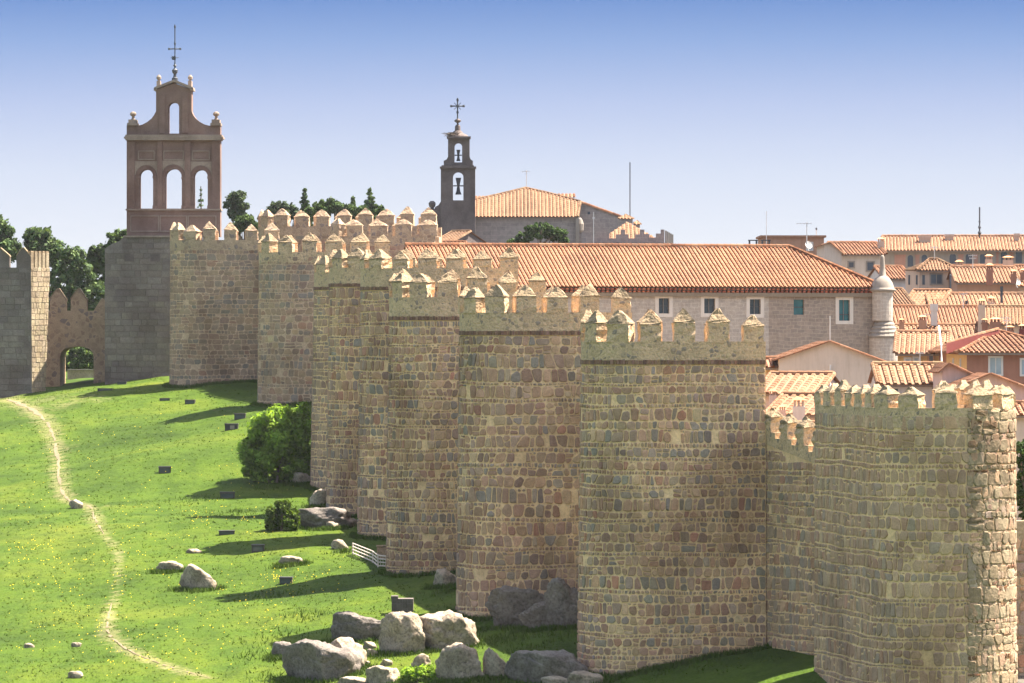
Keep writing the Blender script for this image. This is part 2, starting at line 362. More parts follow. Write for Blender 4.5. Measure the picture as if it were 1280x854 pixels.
faint = [(G(x, y), w) for x, y, w in [(128, 662, .5), (140, 680, .5), (150, 690, .5), (148, 715, .5), (141, 745, .5), (80, 505, 2.2), (100, 498, 2.2), (60, 500, 3.0), (122, 500, 1.5), (85, 560, .8), (58, 560, .7), (128, 634, .8)]]
def axis(fine0, fine1, step, lo, hi, ratio=1.25):
    a = list(np.arange(fine0, fine1 + 1e-6, step)); s = step
    while a[-1] < hi: s *= ratio; a.append(a[-1] + s)
    s = step; b = [fine0]
    while b[-1] > lo: s *= ratio; b.append(b[-1] - s)
    return np.array(b[1:][::-1] + a)
gx = axis(-52, 22, .4, -3000, 3000); gy = axis(228, 445, .6, -1500, 6000)
XX, YY = np.meshgrid(gx, gy); ZZ = gz(XX.ravel(), YY.ravel())
co = np.stack([XX.ravel(), YY.ravel(), ZZ], 1); nx, ny = len(gx), len(gy)
idx = np.arange(nx * ny).reshape(ny, nx)
fq = np.stack([idx[:-1, :-1], idx[:-1, 1:], idx[1:, 1:], idx[1:, :-1]], -1).reshape(-1, 4)
me = bpy.data.meshes.new('ground'); me.vertices.add(len(co)); me.vertices.foreach_set('co', co.astype(np.float32).ravel())
me.loops.add(len(fq) * 4); me.loops.foreach_set('vertex_index', fq.astype(np.int32).ravel())
me.polygons.add(len(fq)); me.polygons.foreach_set('loop_start', np.arange(0, len(fq) * 4, 4, dtype=np.int32)); me.update(calc_edges=True)
me.polygons.foreach_set('use_smooth', np.ones(len(fq), dtype=bool))
worn = np.zeros(len(co))
for pts in trail_pts:
    for p, w in pts:
        d = np.hypot(co[:, 0] - p.x, (co[:, 1] - p.y) * .8); worn = np.maximum(worn, np.clip(1 - d / (w * 1.7 + .5), 0, 1) * .66)
for p, w in faint:
    d = np.hypot(co[:, 0] - p.x, (co[:, 1] - p.y) * .4); worn = np.maximum(worn, np.clip(1 - d / (w * 1.6), 0, 1) * .38)
a = me.attributes.new('worn', 'FLOAT', 'POINT'); a.data.foreach_set('value', worn.astype(np.float32))
WALLX = lambda Y: np.interp(Y, [200, 222, 240, 265, 300, 345, 385, 430, 470], [13, 14, 13, 8.5, 3, -5, -13, -26, -30])
paved = np.clip((co[:, 0] - WALLX(co[:, 1]) - 1) / 2, 0, 1) * (co[:, 1] > 215) * (co[:, 1] < 900) * (co[:, 0] < 300)
a = me.attributes.new('paved', 'FLOAT', 'POINT'); a.data.foreach_set('value', paved.astype(np.float32))
me.materials.append(M['turf']); og = bpy.data.objects.new('ground', me); COL.objects.link(og); tag(og, 'green grass slope falling away from the foot of the town wall', kind='structure')
pm = MB()
for pts in trail_pts:
    row = []
    for k, (p, w) in enumerate(pts):
        l = p.x - w * R.uniform(.02, .36); r_ = p.x + w * R.uniform(.02, .36)
        row.append([Vector((x, p.y, g1(x, p.y) + .035)) for x in (l, (l + r_) / 2 + R.uniform(-.1, .1) * w, r_)])
    for k in range(len(row) - 1):
        if 666 < proj(pts[k][0])[1] < 750 or R.random() < .2: continue
        for q in range(2): pm.face([row[k][q], row[k][q + 1], row[k + 1][q + 1], row[k + 1][q]], (R.uniform(.9, 1.08),) * 3)
tag(pm.build('dirt_path', M['dirt']), 'pale trodden dirt path winding down the grass', kind='structure')

# ------------------------------------------------------------------ masonry
PALETTE = [((0.437, 0.264, 0.169), 4), ((0.491, 0.309, 0.190), 4), ((0.383, 0.232, 0.156), 3.5), ((0.428, 0.285, 0.194), 3.5), ((0.365, 0.264, 0.194), 3), ((0.293, 0.237, 0.194), 2.2), ((0.410, 0.209, 0.135), .8), ((0.555, 0.359, 0.218), 1.2), ((0.329, 0.213, 0.152), 2.2), ((0.293, 0.217, 0.166), 1.8)]
def tone(rng, bias=None):
    cs = [c for c, _ in PALETTE]; ws = [w for _, w in PALETTE]
    if bias == 'blue': ws = [1.2, 1, 1.2, 1.5, 3.5, 4.5, .3, .5, 1, 2]
    if bias == 'brown': ws = [6, 4, 4, 2, .6, .3, 1.4, 1, 2, .6]
    c = rng.choices(cs, ws)[0]; k = rng.uniform(.82, 1.18); return tuple(min(.6, x * k * rng.uniform(.95, 1.05)) for x in c)
def blend(c, d, f): return tuple(a * (1 - f) + b * f for a, b in zip(c, d))
def quad_stone(fn, q, rng, proud, inset):
    """stone filling the four sided cell q (bl, br, tr, tl) of the wall face, corners knocked off"""
    cx = sum(p[0] for p in q) / 4; cz_ = sum(p[1] for p in q) / 4; w = (q[1][0] - q[0][0] + q[2][0] - q[3][0]) / 2; h = (q[3][1] - q[0][1] + q[2][1] - q[1][1]) / 2; mn = max(.06, min(w, h))
    kx = max(.3, (w - inset) / w) if w > 0 else .3; kz = max(.3, (h - inset) / h) if h > 0 else .3
    c = [((p[0] - cx) * kx, (p[1] - cz_) * kz) for p in q]; big = rng.random() < .16; o = []
    for i in range(4):
        a, b, d = c[i - 1], c[i], c[(i + 1) % 4]; ch = rng.uniform(.05, .30) * mn * (1.5 if big and i > 1 else 1)
        for t in (a, d):
            l = math.hypot(t[0] - b[0], t[1] - b[1]) or 1; f = min(.46, ch * rng.uniform(.7, 1.3) / l); o.append((b[0] + (t[0] - b[0]) * f + rng.gauss(0, .018) * mn, b[1] + (t[1] - b[1]) * f + rng.gauss(0, .018) * mn))
    tx, ty = rng.gauss(0, .22), rng.gauss(0, .22)
    v = [fn(cx + x, cz_ + y, -.04) for x, y in o] + [fn(cx + x * .98, cz_ + y * .98, proud * .62) for x, y in o]
    v += [fn(cx + x * .84, cz_ + y * .84, proud * (1 + tx * x / mn + ty * y / mn) + rng.gauss(0, .005)) for x, y in o] + [fn(cx, cz_, proud * 1.05)]
    f = [(k, (k + 1) % 8, 8 + (k + 1) % 8, 8 + k) for k in range(8)] + [(8 + k, 8 + (k + 1) % 8, 16 + (k + 1) % 8, 16 + k) for k in range(8)] + [(16 + k, 16 + (k + 1) % 8, 24) for k in range(8)]
    return v, f
def lay_courses(fn, s0, s1, z0, z1, rng, big=(.42, .74), small=(.15, .26), wide=(.24, .58), joint=(.035, .085), proud=.045, psmall=.42, fade=0., fadecol=(.48, .325, .215)):
    """(verts, faces, tint, s, z, w, h) for rows of fitted rubble between two heights; neighbours share slanting joints"""
    z = z0; out = []; last_small = True; ph = rng.uniform(0, 6)
    wob = lambda s, k: .035 * math.sin(s * .7 + ph + k * .4) + .022 * math.sin(s * 1.9 + k * 1.3)
    row = 0
    while z < z1 - .15:
        sm = (not last_small) and rng.random() < psmall; last_small = sm; row += 1
        h = min(rng.uniform(*(small if sm else big)), z1 - z)
        if z1 - z - h < .2: h = z1 - z
        bias = rng.choices([None, 'blue', 'brown'], [5, 1.2, 3.2])[0]; s = s0; bt = (s, s)
        while s < s1 - .02:
            w = rng.uniform(wide[0] * .45, wide[0] * 1.15) if sm else rng.uniform(*wide) * rng.uniform(.8, 1.05)
            if not sm and rng.random() < .09: w *= 1.4
            if s1 - s - w < .18: w = s1 - s
            e = s + w; sk = rng.gauss(0, .11) * min(w, h) if e < s1 else 0; nt = (e - sk, e + sk); c = tone(rng, bias)
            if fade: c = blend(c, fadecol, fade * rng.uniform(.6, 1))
            lo = lambda x: z + wob(x, row - 1) * (row > 1); hi = lambda x: z + h + wob(x, row) * (z + h < z1 - .01)
            q = [(bt[0], lo(bt[0])), (nt[0], lo(nt[0])), (nt[1], hi(nt[1])), (bt[1], hi(bt[1]))]; jw = rng.uniform(*joint); pr_ = proud * rng.uniform(.6, 1.4); r = rng.random()
            def add(q, c, pr_):
                w_ = (q[1][0] - q[0][0] + q[2][0] - q[3][0]) / 2; h_ = (q[3][1] - q[0][1] + q[2][1] - q[1][1]) / 2
                if w_ > .07 and h_ > .06: out.append((*quad_stone(fn, q, rng, pr_, jw), c, sum(p[0] for p in q) / 4, sum(p[1] for p in q) / 4, w_, h_))
            mixp = lambda a, b, f: (a[0] + (b[0] - a[0]) * f, a[1] + (b[1] - a[1]) * f)
            if not sm and h > .42 and r < .12:                          # two stones, one on the other
                f0, f1 = rng.uniform(.35, .62), rng.uniform(.35, .62); l, r_ = mixp(q[0], q[3], f0), mixp(q[1], q[2], f1); add([q[0], q[1], r_, l], c, pr_); add([l, r_, q[2], q[3]], blend(c, tone(rng, bias), .6), pr_ * .9)
            elif not sm and h > .42 and r < .34:                        # chips wedged over or under a shorter stone
                f0 = rng.uniform(.70, .84); l, r_ = mixp(q[0], q[3], f0), mixp(q[1], q[2], f0 + rng.uniform(-.05, .05)); add([q[0], q[1], r_, l], c, pr_)
                m0, m1 = mixp(l, r_, .5), mixp(q[3], q[2], rng.uniform(.35, .65)); add([l, m0, m1, q[3]], tone(rng), pr_ * .8); add([m0, r_, q[2], m1], tone(rng), pr_ * .8)
            elif r > .985: pass
            else: add(q, c, pr_)
            s = e; bt = nt
        z += h
    return out

def merlon_meshes(name, w, d, h, ch, mats, n=3, rough=.03, style='pyramid'):
    """block and coping meshes in their own axes: x along the wall, y outward, z up from the gap sill"""
    res = []
    for k in range(n):
        r = random.Random(name + str(k)); b = MB(); J = lambda: r.gauss(0, rough)
        rings = []
        for i in range(4):
            z = h * i / 3 - (.05 if i == 0 else 0); rings.append([(sx * w / 2 + J(), sy * d / 2 + J(), z) for sx, sy in ((-1, -1), (0, -1), (1, -1), (1, 0), (1, 1), (0, 1), (-1, 1), (-1, 0))])
        v = sum(rings, []); f = []
        for i in range(3): f += [(i * 8 + q, i * 8 + (q + 1) % 8, i * 8 + 8 + (q + 1) % 8, i * 8 + 8 + q) for q in range(8)]
        f += [tuple(range(24, 32))]; b.mesh(v, f); mb = mesh_only(b, 'merlon', mats[0])
        c = MB(); oh = .025; prof = [(1 + oh * 2 / w, 0), (1 + oh * 2 / w, .10), (.95, .17), (.52, .62), (.10, .98)] if style != 'gable' else [(1.03, 0), (1.03, .08), (1, .5), (1, .98)]
        v = []; f = []
        for i, (s_, zz) in enumerate(prof):
            for sx, sy in ((-1, -1), (0, -1), (1, -1), (1, 0), (1, 1), (0, 1), (-1, 1), (-1, 0)):
                ky = s_ if style != 'gable' else (1.0)
                kx = s_ if style != 'gable' else (1.03, 1.03, .55, .08)[i]
                v.append((sx * (w / 2) * kx + J() * (.5 if i == 0 else 1.1), sy * (d / 2) * max(ky, .25 if style != 'gable' else 0) + J() * (.5 if i == 0 else 1.1), h + .004 + ch * zz + (J() if i > 1 else 0)))
        for i in range(len(prof) - 1): f += [(i * 8 + q, i * 8 + (q + 1) % 8, i * 8 + 8 + (q + 1) % 8, i * 8 + 8 + q) for q in range(8)]
        f += [tuple(range(8))[::-1], tuple(range(len(prof) * 8 - 8, len(prof) * 8))]
        c.mesh(v, f); mc = mesh_only(c, 'coping', mats[1]); res.append((mb, mc))
    return res
def mesh_only(mb, name, mat):
    me = bpy.data.meshes.new(name); me.from_pydata(mb.v, [], mb.f)
    a = me.attributes.new('tint', 'FLOAT_COLOR', 'FACE'); tt = np.ones((len(mb.f), 4), dtype=np.float32); tt[:, :3] = np.array(mb.t, dtype=np.float32); a.data.foreach_set('color', tt.ravel())
    me.materials.append(mat); return me
def put_merlon(meshes, parent, pos, tang, rng):
    mb, mc = rng.choice(meshes); o = bpy.data.objects.new('merlon', mb); COL.objects.link(o); o.parent = parent
    o.location = Vector(pos) - WLOC[parent.name]; o.rotation_euler = (0, 0, math.atan2(tang[1], tang[0])); o.scale = (rng.uniform(.86, 1.08), rng.uniform(.92, 1.05), rng.uniform(.84, 1.10))
    WLOC[o.name] = Vector(pos); c = bpy.data.objects.new('coping', mc); COL.objects.link(c); c.parent = o; return o

M['caprock'] = rubble('coping_rubble', (0.297, 0.217, 0.132), [(.1, (0.237, 0.171, 0.104)), (.5, (0.267, 0.194, 0.118)), (.9, (0.183, 0.135, 0.090))], 4.2)

def tower(label, left, right, Y, tip, gap, band, base_py, phi=5, r=3.0, step=1.72, mw=1.12, mats=('mortar', 'rubble'), style='rubble', seed=1, vis_left=None, vis_right=None, side='w',
          cov=(0, 999), px_min=9, fade=0., cap=.66, L=None, base_z=None, batter=.012, Cx=None, group='half-round towers of the town wall', nmax=300, foff=.55, capstyle='pyramid'):
    """half-round wall tower: straight flanks ending in a half circle, parapet with merlons round the top"""
    rng = random.Random(seed * 101 + 7); ph = rad(phi)
    a = Vector((-math.cos(ph), -math.sin(ph), 0)); w = Vector((math.sin(ph), -math.cos(ph), 0))
    Cc = Vector((PX(left, Y) + r if Cx is None else Cx, Y, 0))
    if L is None:
        kx = (right - 640) / F; Ry0 = Cc + w * r                      # root corner on the near flank
        L = (kx * Ry0.y - Ry0.x) / (math.cos(ph) - kx * math.sin(ph))
    zt, zg = PZ(tip, Y), PZ(gap, Y); zb = PZ(band, Y) if band else zg - .9
    z0 = PZ(base_py, Y) - 1.2 if base_z is None else base_z
    S = 2 * L + math.pi * r
    def fn(s, z, d):
        d = d + batter * max(0, zb - z)
        if s <= L: p = Cc + w * (r + d) - a * (L - s)
        elif s <= L + math.pi * r:
            th = (s - L) / r; p = Cc + (w * math.cos(th) + a * math.sin(th)) * (r + d)
        else: p = Cc - w * (r + d) - a * (s - L - math.pi * r)
        return Vector((p.x, p.y, z))
    def tan(s):
        q = fn(s + .05, zb, 0) - fn(s - .05, zb, 0); return q.normalized()
    T = thing('wall_tower', label, 'tower', (Cc.x, Cc.y, z0), group)
    ss = sorted(set([0, L * .5, L] + [L + math.pi * r * k / 28 for k in range(29)] + [L + math.pi * r + L * .5, S]))
    # body
    b = MB(); zs = list(np.linspace(z0, zb, 9)); v = [fn(s, z, 0) for z in zs for s in ss]; n = len(ss); f = []
    for i in range(len(zs) - 1):
        f += [(i * n + k, i * n + k + 1, (i + 1) * n + k + 1, (i + 1) * n + k) for k in range(n - 1)] + [(i * n + n - 1, i * n, (i + 1) * n, (i + 1) * n + n - 1)]
    f += [tuple(range((len(zs) - 1) * n, len(zs) * n))]; b.mesh(v, f); b.build('wall_core', M[mats[0]], T)
    # parapet ring: outer skin slightly proud, sill tops, inner face, walkway
    p = MB(); th = .72
    for k in range(n - 1):
        s, t = ss[k], ss[k + 1]; o0, o1 = fn(s, zb, .03), fn(t, zb, .03); i0, i1 = fn(s, zb, -th), fn(t, zb, -th); up = Vector((0, 0, zg - zb))
        p.hexa([o0, o1, i1, i0], [o0 + up, o1 + up, i1 + up, i0 + up])
    p.build('parapet', M[mats[1]], T)
    # merlons
    mm = merlon_meshes('tw%d' % seed, mw, .74, (zt - zg) * (1 - cap / 1.5) if False else max(.5, zt - zg - cap), cap, (M[mats[1]], M['caprock'] if style != 'brown' else M['rubble_brown']), 4, .025, capstyle)
    s = foff + .02
    while s < S - .4:
        q = fn(s, zg, -th / 2 + .02); put_merlon(mm, T, (q.x, q.y, zg), tan(s), rng); s += step * rng.uniform(.97, 1.03)
    # brick string course
    if band:
        bb = MB(); s = 0
        while s < min(S, L + math.pi * r + L * .5):
            bw = rng.uniform(.13, .2); k = rng.uniform(.6, 1.3); c = (k, k * rng.uniform(.85, 1.05), k * rng.uniform(.8, 1.05))
            q = [fn(s, zb - .22, .075), fn(s + bw - .025, zb - .22, .075), fn(s + bw - .025, zb - .22, -.02), fn(s, zb - .22, -.02)]
            hh = rng.uniform(.19, .24); bb.hexa(q, [x + Vector((0, 0, hh)) for x in q], c); s += bw
        tag(bb.build('brick_band', M['brick'], T), kind=None)
    # stones
    ztop = zb - .26 if band else zg - .35
    s_lo, s_hi = (cov[0], min(cov[1], S)); zlo = max(z0, g1(Cc.x - r, Cc.y) - 1.0)
    if style == 'rubble':
        kz = (.98, 1.0, .88, 1.12, .9, 1.05)[seed % 6]; st = lay_courses(fn, s_lo, s_hi, zlo, ztop, rng, fade=fade, big=(.40 * kz, .76 * kz), wide=(.24 * kz, .60 * kz), psmall=(.35, .5, .42)[seed % 3])
    elif style == 'fine':
        st = lay_courses(fn, s_lo, s_hi, zlo, ztop, rng, big=(.42, .62), small=(.2, .3), wide=(.34, .72), proud=.03, fade=max(fade, .25), fadecol=(.25, .20, .15))
    else:
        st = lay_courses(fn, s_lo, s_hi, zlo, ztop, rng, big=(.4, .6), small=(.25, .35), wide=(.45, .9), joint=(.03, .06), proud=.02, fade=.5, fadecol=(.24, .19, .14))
    sized = []; rest = MB()
    for q in st:
        v, fa, c, s, z, w_, h_ = q; A0, B0 = fn(s - w_ / 2, z, 0), fn(s + w_ / 2, z, 0); pa, pb = proj(A0), proj(B0)
        nrm = Vector((B0.y - A0.y, -(B0.x - A0.x), 0)); facing = (nrm.dot(A0) < 0)
        wpx = abs(pb[0] - pa[0]); hpx = h_ * F / A0.y; cx = (pa[0] + pb[0]) / 2
        seen = facing and -5 < cx < 1285 and pa[1] < 860 and (vis_left or -9) <= cx <= (vis_right or 1300)
        if seen and wpx >= px_min * .8 and hpx >= 6: sized.append((wpx * hpx, q))
        else: rest.mesh(v, fa, c)
    sized.sort(key=lambda x: -x[0])
    for k, (_, q) in enumerate(sized):
        if k < nmax:
            m1 = MB(); m1.mesh(q[0], q[1], q[2]); m1.build('stone', M['stone'], T)
        else: rest.mesh(q[0], q[1], q[2])
    o = rest.build('rubble_filling', M['stone'], T)
    if o: tag(o, kind='stuff')
    T['_S'] = S
    return dict(T=T, fn=fn, root=fn(0, zb, 0), far=fn(S, zb, 0), zg=zg, zb=zb, C=Cc, L=L, r=r, S=S, a=a, w=w)

TW = {}
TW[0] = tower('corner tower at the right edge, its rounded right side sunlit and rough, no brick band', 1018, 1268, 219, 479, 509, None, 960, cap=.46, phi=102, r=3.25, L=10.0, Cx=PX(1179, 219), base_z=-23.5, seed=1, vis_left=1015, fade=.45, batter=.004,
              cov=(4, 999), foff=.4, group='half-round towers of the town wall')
TW[1] = tower('broadest tower in the middle, dark brick band under pointed battlements, boulders before its foot', 727, 957, 240, 389, 427, 450, 832, phi=5, r=3.0, seed=2, cov=(0, 15), foff=.58)
TW[2] = tower('second tower left of the broadest one, granite outcrop built into its foot', 575, 790, 262, 357, 391, 414, 767, phi=5, r=2.9, seed=3, vis_right=735, cov=(0, 15))
TW[3] = tower('tower with blue grey stones standing just behind the metal railing', 487, 684, 283, 337, 372, 396, 717, phi=5, r=2.9, seed=4, vis_right=580, cov=(0, 15))
TW[4] = tower('narrow visible tower with brick band, between the blue stoned tower and the bush', 451, 648, 306, 312, 336, 359, 670, phi=5, r=3.0, seed=5, vis_right=492, cov=(0, 15), px_min=8)
TW[5] = tower('slim sliver of a tower just right of the big bush, brick band near its top', 412, 585, 324, 312, 335, 355, 647, phi=5, r=3.0, seed=6, vis_right=455, cov=(0, 15), px_min=8)
TW[6] = tower('thin pale edge of a tower directly behind the big green bush', 393, 555, 345, 321, 341, 359, 607, phi=5, r=3.0, seed=7, cov=(0, 15), style='fine', nmax=0, vis_right=413, batter=.02)
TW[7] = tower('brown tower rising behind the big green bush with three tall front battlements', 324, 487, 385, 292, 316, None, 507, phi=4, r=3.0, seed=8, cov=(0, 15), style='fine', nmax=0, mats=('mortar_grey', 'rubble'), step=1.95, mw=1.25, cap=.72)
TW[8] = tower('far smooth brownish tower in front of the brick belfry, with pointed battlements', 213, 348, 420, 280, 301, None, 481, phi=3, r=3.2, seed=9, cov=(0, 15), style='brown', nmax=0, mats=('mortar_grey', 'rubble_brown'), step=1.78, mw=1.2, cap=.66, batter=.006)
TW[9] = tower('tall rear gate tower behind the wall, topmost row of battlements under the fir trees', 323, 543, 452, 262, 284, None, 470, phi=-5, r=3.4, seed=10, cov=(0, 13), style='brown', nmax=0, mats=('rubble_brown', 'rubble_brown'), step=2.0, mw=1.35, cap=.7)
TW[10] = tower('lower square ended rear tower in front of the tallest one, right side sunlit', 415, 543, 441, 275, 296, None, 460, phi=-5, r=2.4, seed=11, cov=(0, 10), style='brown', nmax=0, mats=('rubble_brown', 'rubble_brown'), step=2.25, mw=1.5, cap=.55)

def curtain(label, p0, p1, zg0, zg1, seed, stones=True, merlons=True, th=2.2, mats=('mortar', 'rubble'), step=1.72, base=None, group='stretches of town wall between towers', nmax=300, ztop_drop=.6):
    """straight wall; visible face is on the left of p0 -> p1 walking towards the camera side"""
    rng = random.Random(seed); p0 = Vector((p0[0], p0[1], 0)); p1 = Vector((p1[0], p1[1], 0)); d = (p1 - p0); Ln = d.length; d.normalize()
    nrm = Vector((-d.y, d.x, 0)) if Vector((-d.y, d.x, 0)).dot(p0) < 0 else Vector((d.y, -d.x, 0))
    zf = lambda s: zg0 + (zg1 - zg0) * s / Ln
    z0 = min(g1(p0.x, p0.y), g1(p1.x, p1.y)) - 1.5 if base is None else base
    fn = lambda s, z, o: Vector((p0.x + d.x * s + nrm.x * o, p0.y + d.y * s + nrm.y * o, z))
    T = thing('curtain_wall', label, 'wall', ((p0.x + p1.x) / 2, (p0.y + p1.y) / 2, z0), group); T['kind'] = 'thing'
    b = MB(); b.hexa([fn(0, z0, 0), fn(Ln, z0, 0), fn(Ln, z0, -th), fn(0, z0, -th)], [fn(0, zf(0) - ztop_drop, 0), fn(Ln, zf(Ln) - ztop_drop, 0), fn(Ln, zf(Ln) - ztop_drop, -th), fn(0, zf(0) - ztop_drop, -th)]); b.build('wall_core', M[mats[0]], T)
    p = MB(); k = max(1, int(Ln / step)); sl = Ln / k
    for i in range(k):
        s = i * sl; zt = zf(s + sl / 2); q = [fn(s, zf(s) - ztop_drop, .03), fn(s + sl, zf(s + sl) - ztop_drop, .03), fn(s + sl, zf(s + sl) - ztop_drop, -.7), fn(s, zf(s) - ztop_drop, -.7)]
        p.hexa(q, [Vector((x.x, x.y, zt)) for x in q])
    p.build('parapet', M[mats[1]], T)
    if merlons:
        mm = merlon_meshes('cw%d' % seed, 1.1, .7, .85, .55, (M[mats[1]], M['caprock']), 3, .04)
        for i in range(k):
            s = (i + .5) * sl; q = fn(s, zf(s), -.33); put_merlon(mm, T, (q.x, q.y, zf(s)), d, rng)
    if stones:
        zlo = max(z0, g1(*fn(Ln * .5, 0, .5)[:2]) - 2.5); st = lay_courses(fn, .1, Ln - .1, zlo, max(zg0, zg1) - ztop_drop - .05, rng, fade=.2, big=(.40, .64), wide=(.28, .65)); rest = MB(); big = []
        for q in st:
            v, fa, c, s, z, w_, h_ = q
            if z + h_ * .4 > zf(s) - ztop_drop: continue
            wpx = abs(proj(fn(s - w_ / 2, z, 0))[0] - proj(fn(s + w_ / 2, z, 0))[0])
            (big.append((wpx * h_, q)) if wpx > 5.5 else rest.mesh(v, fa, c))
        big.sort(key=lambda x: -x[0])
        for i, (_, q) in enumerate(big):
            if i < nmax: m1 = MB(); m1.mesh(q[0], q[1], q[2]); m1.build('stone', M['stone'], T)
            else: rest.mesh(q[0], q[1], q[2])
        o = rest.build('rubble_filling', M['stone'], T)
        if o: tag(o, kind='stuff')
    return T
e0 = P(949, 0, 238.3); e1 = Vector((e0.x + 9.5 * math.sin(rad(22)), e0.y - 9.5 * math.cos(rad(22)), 0))
curtain('stretch of wall between the broadest tower and the corner tower, sunlit battlement tops stepping down', e0, e1, PZ(537, 237.5), PZ(578, 229), 31, base=-19.5)
def root_mid(t): return t['C'] - t['a'] * (t['L'] - 2.2)
for i, lab in ((1, 'stretch of wall joining the broadest tower to the second tower'), (2, 'stretch of wall behind the second tower from the corner'), (3, 'stretch of wall behind the tower with blue grey stones'), (4, 'stretch of wall behind the slim banded tower'),
               (5, 'stretch of wall beside the bush, between slim towers'), (6, 'stretch of wall behind the big bush'), (7, 'shaded stretch of wall between the brown tower and the far tower')):
    q0, q1 = root_mid(TW[i]), root_mid(TW[i + 1])
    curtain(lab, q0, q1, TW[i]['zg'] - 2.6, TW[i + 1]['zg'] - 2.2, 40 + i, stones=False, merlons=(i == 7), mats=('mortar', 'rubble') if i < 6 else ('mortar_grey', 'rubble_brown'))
# wall going on to the right of the corner tower
q0 = TW[0]['C'] + TW[0]['w'] * 2.6 - TW[0]['a'] * 5.5
curtain('low sunlit piece of wall at the far right edge, leaving the corner tower', (PX(1240, 226), 226, 0), (PX(1240, 226) + 22, 231, 0), PZ(652, 226), PZ(640, 231), 55, merlons=False, base=-22, mats=('sun_stone', 'sun_stone'), nmax=40)

# rough sunlit facing on the corner tower: knobbly stones standing proud on the sunny side
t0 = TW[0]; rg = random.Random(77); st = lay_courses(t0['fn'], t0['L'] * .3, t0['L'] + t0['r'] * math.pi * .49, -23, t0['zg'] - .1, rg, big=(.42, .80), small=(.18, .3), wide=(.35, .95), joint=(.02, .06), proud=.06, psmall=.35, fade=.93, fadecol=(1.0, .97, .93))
big = []; rest = MB()
for q in st:
    v, fa, c, s, z, w_, h_ = q; a_, b_ = proj(t0['fn'](s - w_ / 2, z, 0)), proj(t0['fn'](s + w_ / 2, z, 0))
    (big.append((abs(a_[0] - b_[0]) * h_, q)) if a_[0] > 1195 and abs(a_[0] - b_[0]) > 5 and a_[1] < 860 else rest.mesh(v, fa, c))
big.sort(key=lambda x: -x[0])
for _, q in big[:140]: m1 = MB(); m1.mesh(q[0], q[1], q[2]); m1.build('facing_stone', M['sun_stone'], t0['T'])
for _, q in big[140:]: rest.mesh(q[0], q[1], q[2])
tag(rest.build('rough_facing', M['sun_stone'], t0['T']), kind='stuff')

# ------------------------------------------------------------------ tiled roofs
TILE_PAL = {'terracotta': [(0.201, 0.081, 0.036), (0.218, 0.095, 0.045), (0.182, 0.071, 0.033), (0.224, 0.107, 0.055), (0.167, 0.064, 0.030)], 'orange': [(0.197, 0.087, 0.045), (0.211, 0.102, 0.054), (0.181, 0.079, 0.039), (0.224, 0.118, 0.068), (0.159, 0.067, 0.034)], 'pale': [(0.211, 0.116, 0.060), (0.229, 0.139, 0.078), (0.184, 0.096, 0.048), (0.201, 0.125, 0.068), (0.159, 0.082, 0.042)],
            'old': [(0.178, 0.099, 0.053), (0.197, 0.116, 0.066), (0.150, 0.082, 0.045), (0.168, 0.107, 0.060), (0.132, 0.073, 0.040)], 'peach': [(0.229, 0.118, 0.066), (0.241, 0.136, 0.078), (0.211, 0.102, 0.053), (0.224, 0.127, 0.078)]}
def roof_plane(mb, poly, tw=.3, tl=.5, pal='orange', rng=None, h=.09):
    """barrel tiles laid up one flat roof face; poly[0] -> poly[1] is the eave. material 0 tile, 1 channel"""
    rng = rng or R; poly = [Vector(p) for p in poly]; u = (poly[1] - poly[0]).normalized(); nn = None
    for p in poly[2:]:
        c = u.cross(p - poly[0])
        if c.length > .3: nn = c.normalized(); break
    if nn.z < 0: nn = -nn
    v = nn.cross(u).normalized()
    if (sum(poly, Vector()) / len(poly) - poly[0]).dot(v) < 0: v = -v
    uv = [((p - poly[0]).dot(u), (p - poly[0]).dot(v)) for p in poly]; W = lambda a, b, c: poly[0] + u * a + v * b + nn * c
    mb.face(poly, (1, 1, 1), 1)
    lo = min(a for a, b in uv); hi = max(a for a, b in uv); k = max(1, int((hi - lo) / tw)); tw = (hi - lo) / k; cols = TILE_PAL[pal]
    for i in range(k):
        a = lo + (i + .5) * tw; ys = []
        for q in range(len(uv)):
            (x0, y0), (x1, y1) = uv[q], uv[(q + 1) % len(uv)]
            if (x0 <= a < x1) or (x1 <= a < x0): ys.append(y0 + (y1 - y0) * (a - x0) / (x1 - x0))
        if len(ys) < 2: continue
        b0, b1 = min(ys), max(ys); n = max(1, round((b1 - b0) / tl)); st = (b1 - b0) / n; cc = rng.choice(cols)
        for j in range(n):
            c = blend(rng.choice(cols), cc, .6); q = rng.uniform(.86, 1.1); c = tuple(x * q for x in c); w = tw * .36; y0 = b0 + j * st - (.06 if j == 0 else .03); y1 = b0 + (j + 1) * st; d0, d1 = .016, .004; dx = rng.gauss(0, .008)
            lower = [W(a - w + dx, y0, d0 - .03), W(a - w * .55 + dx, y0, h + d0), W(a + w * .55 + dx, y0, h + d0), W(a + w + dx, y0, d0 - .03)]
            upper = [W(a - w * .9, y1, d1 - .02), W(a - w * .5, y1, h * .85 + d1), W(a + w * .5, y1, h * .85 + d1), W(a + w * .9, y1, d1 - .02)]
            mb.mesh(lower + upper, [(0, 1, 5, 4), (1, 2, 6, 5), (2, 3, 7, 6), (0, 3, 2, 1)], c, 0)
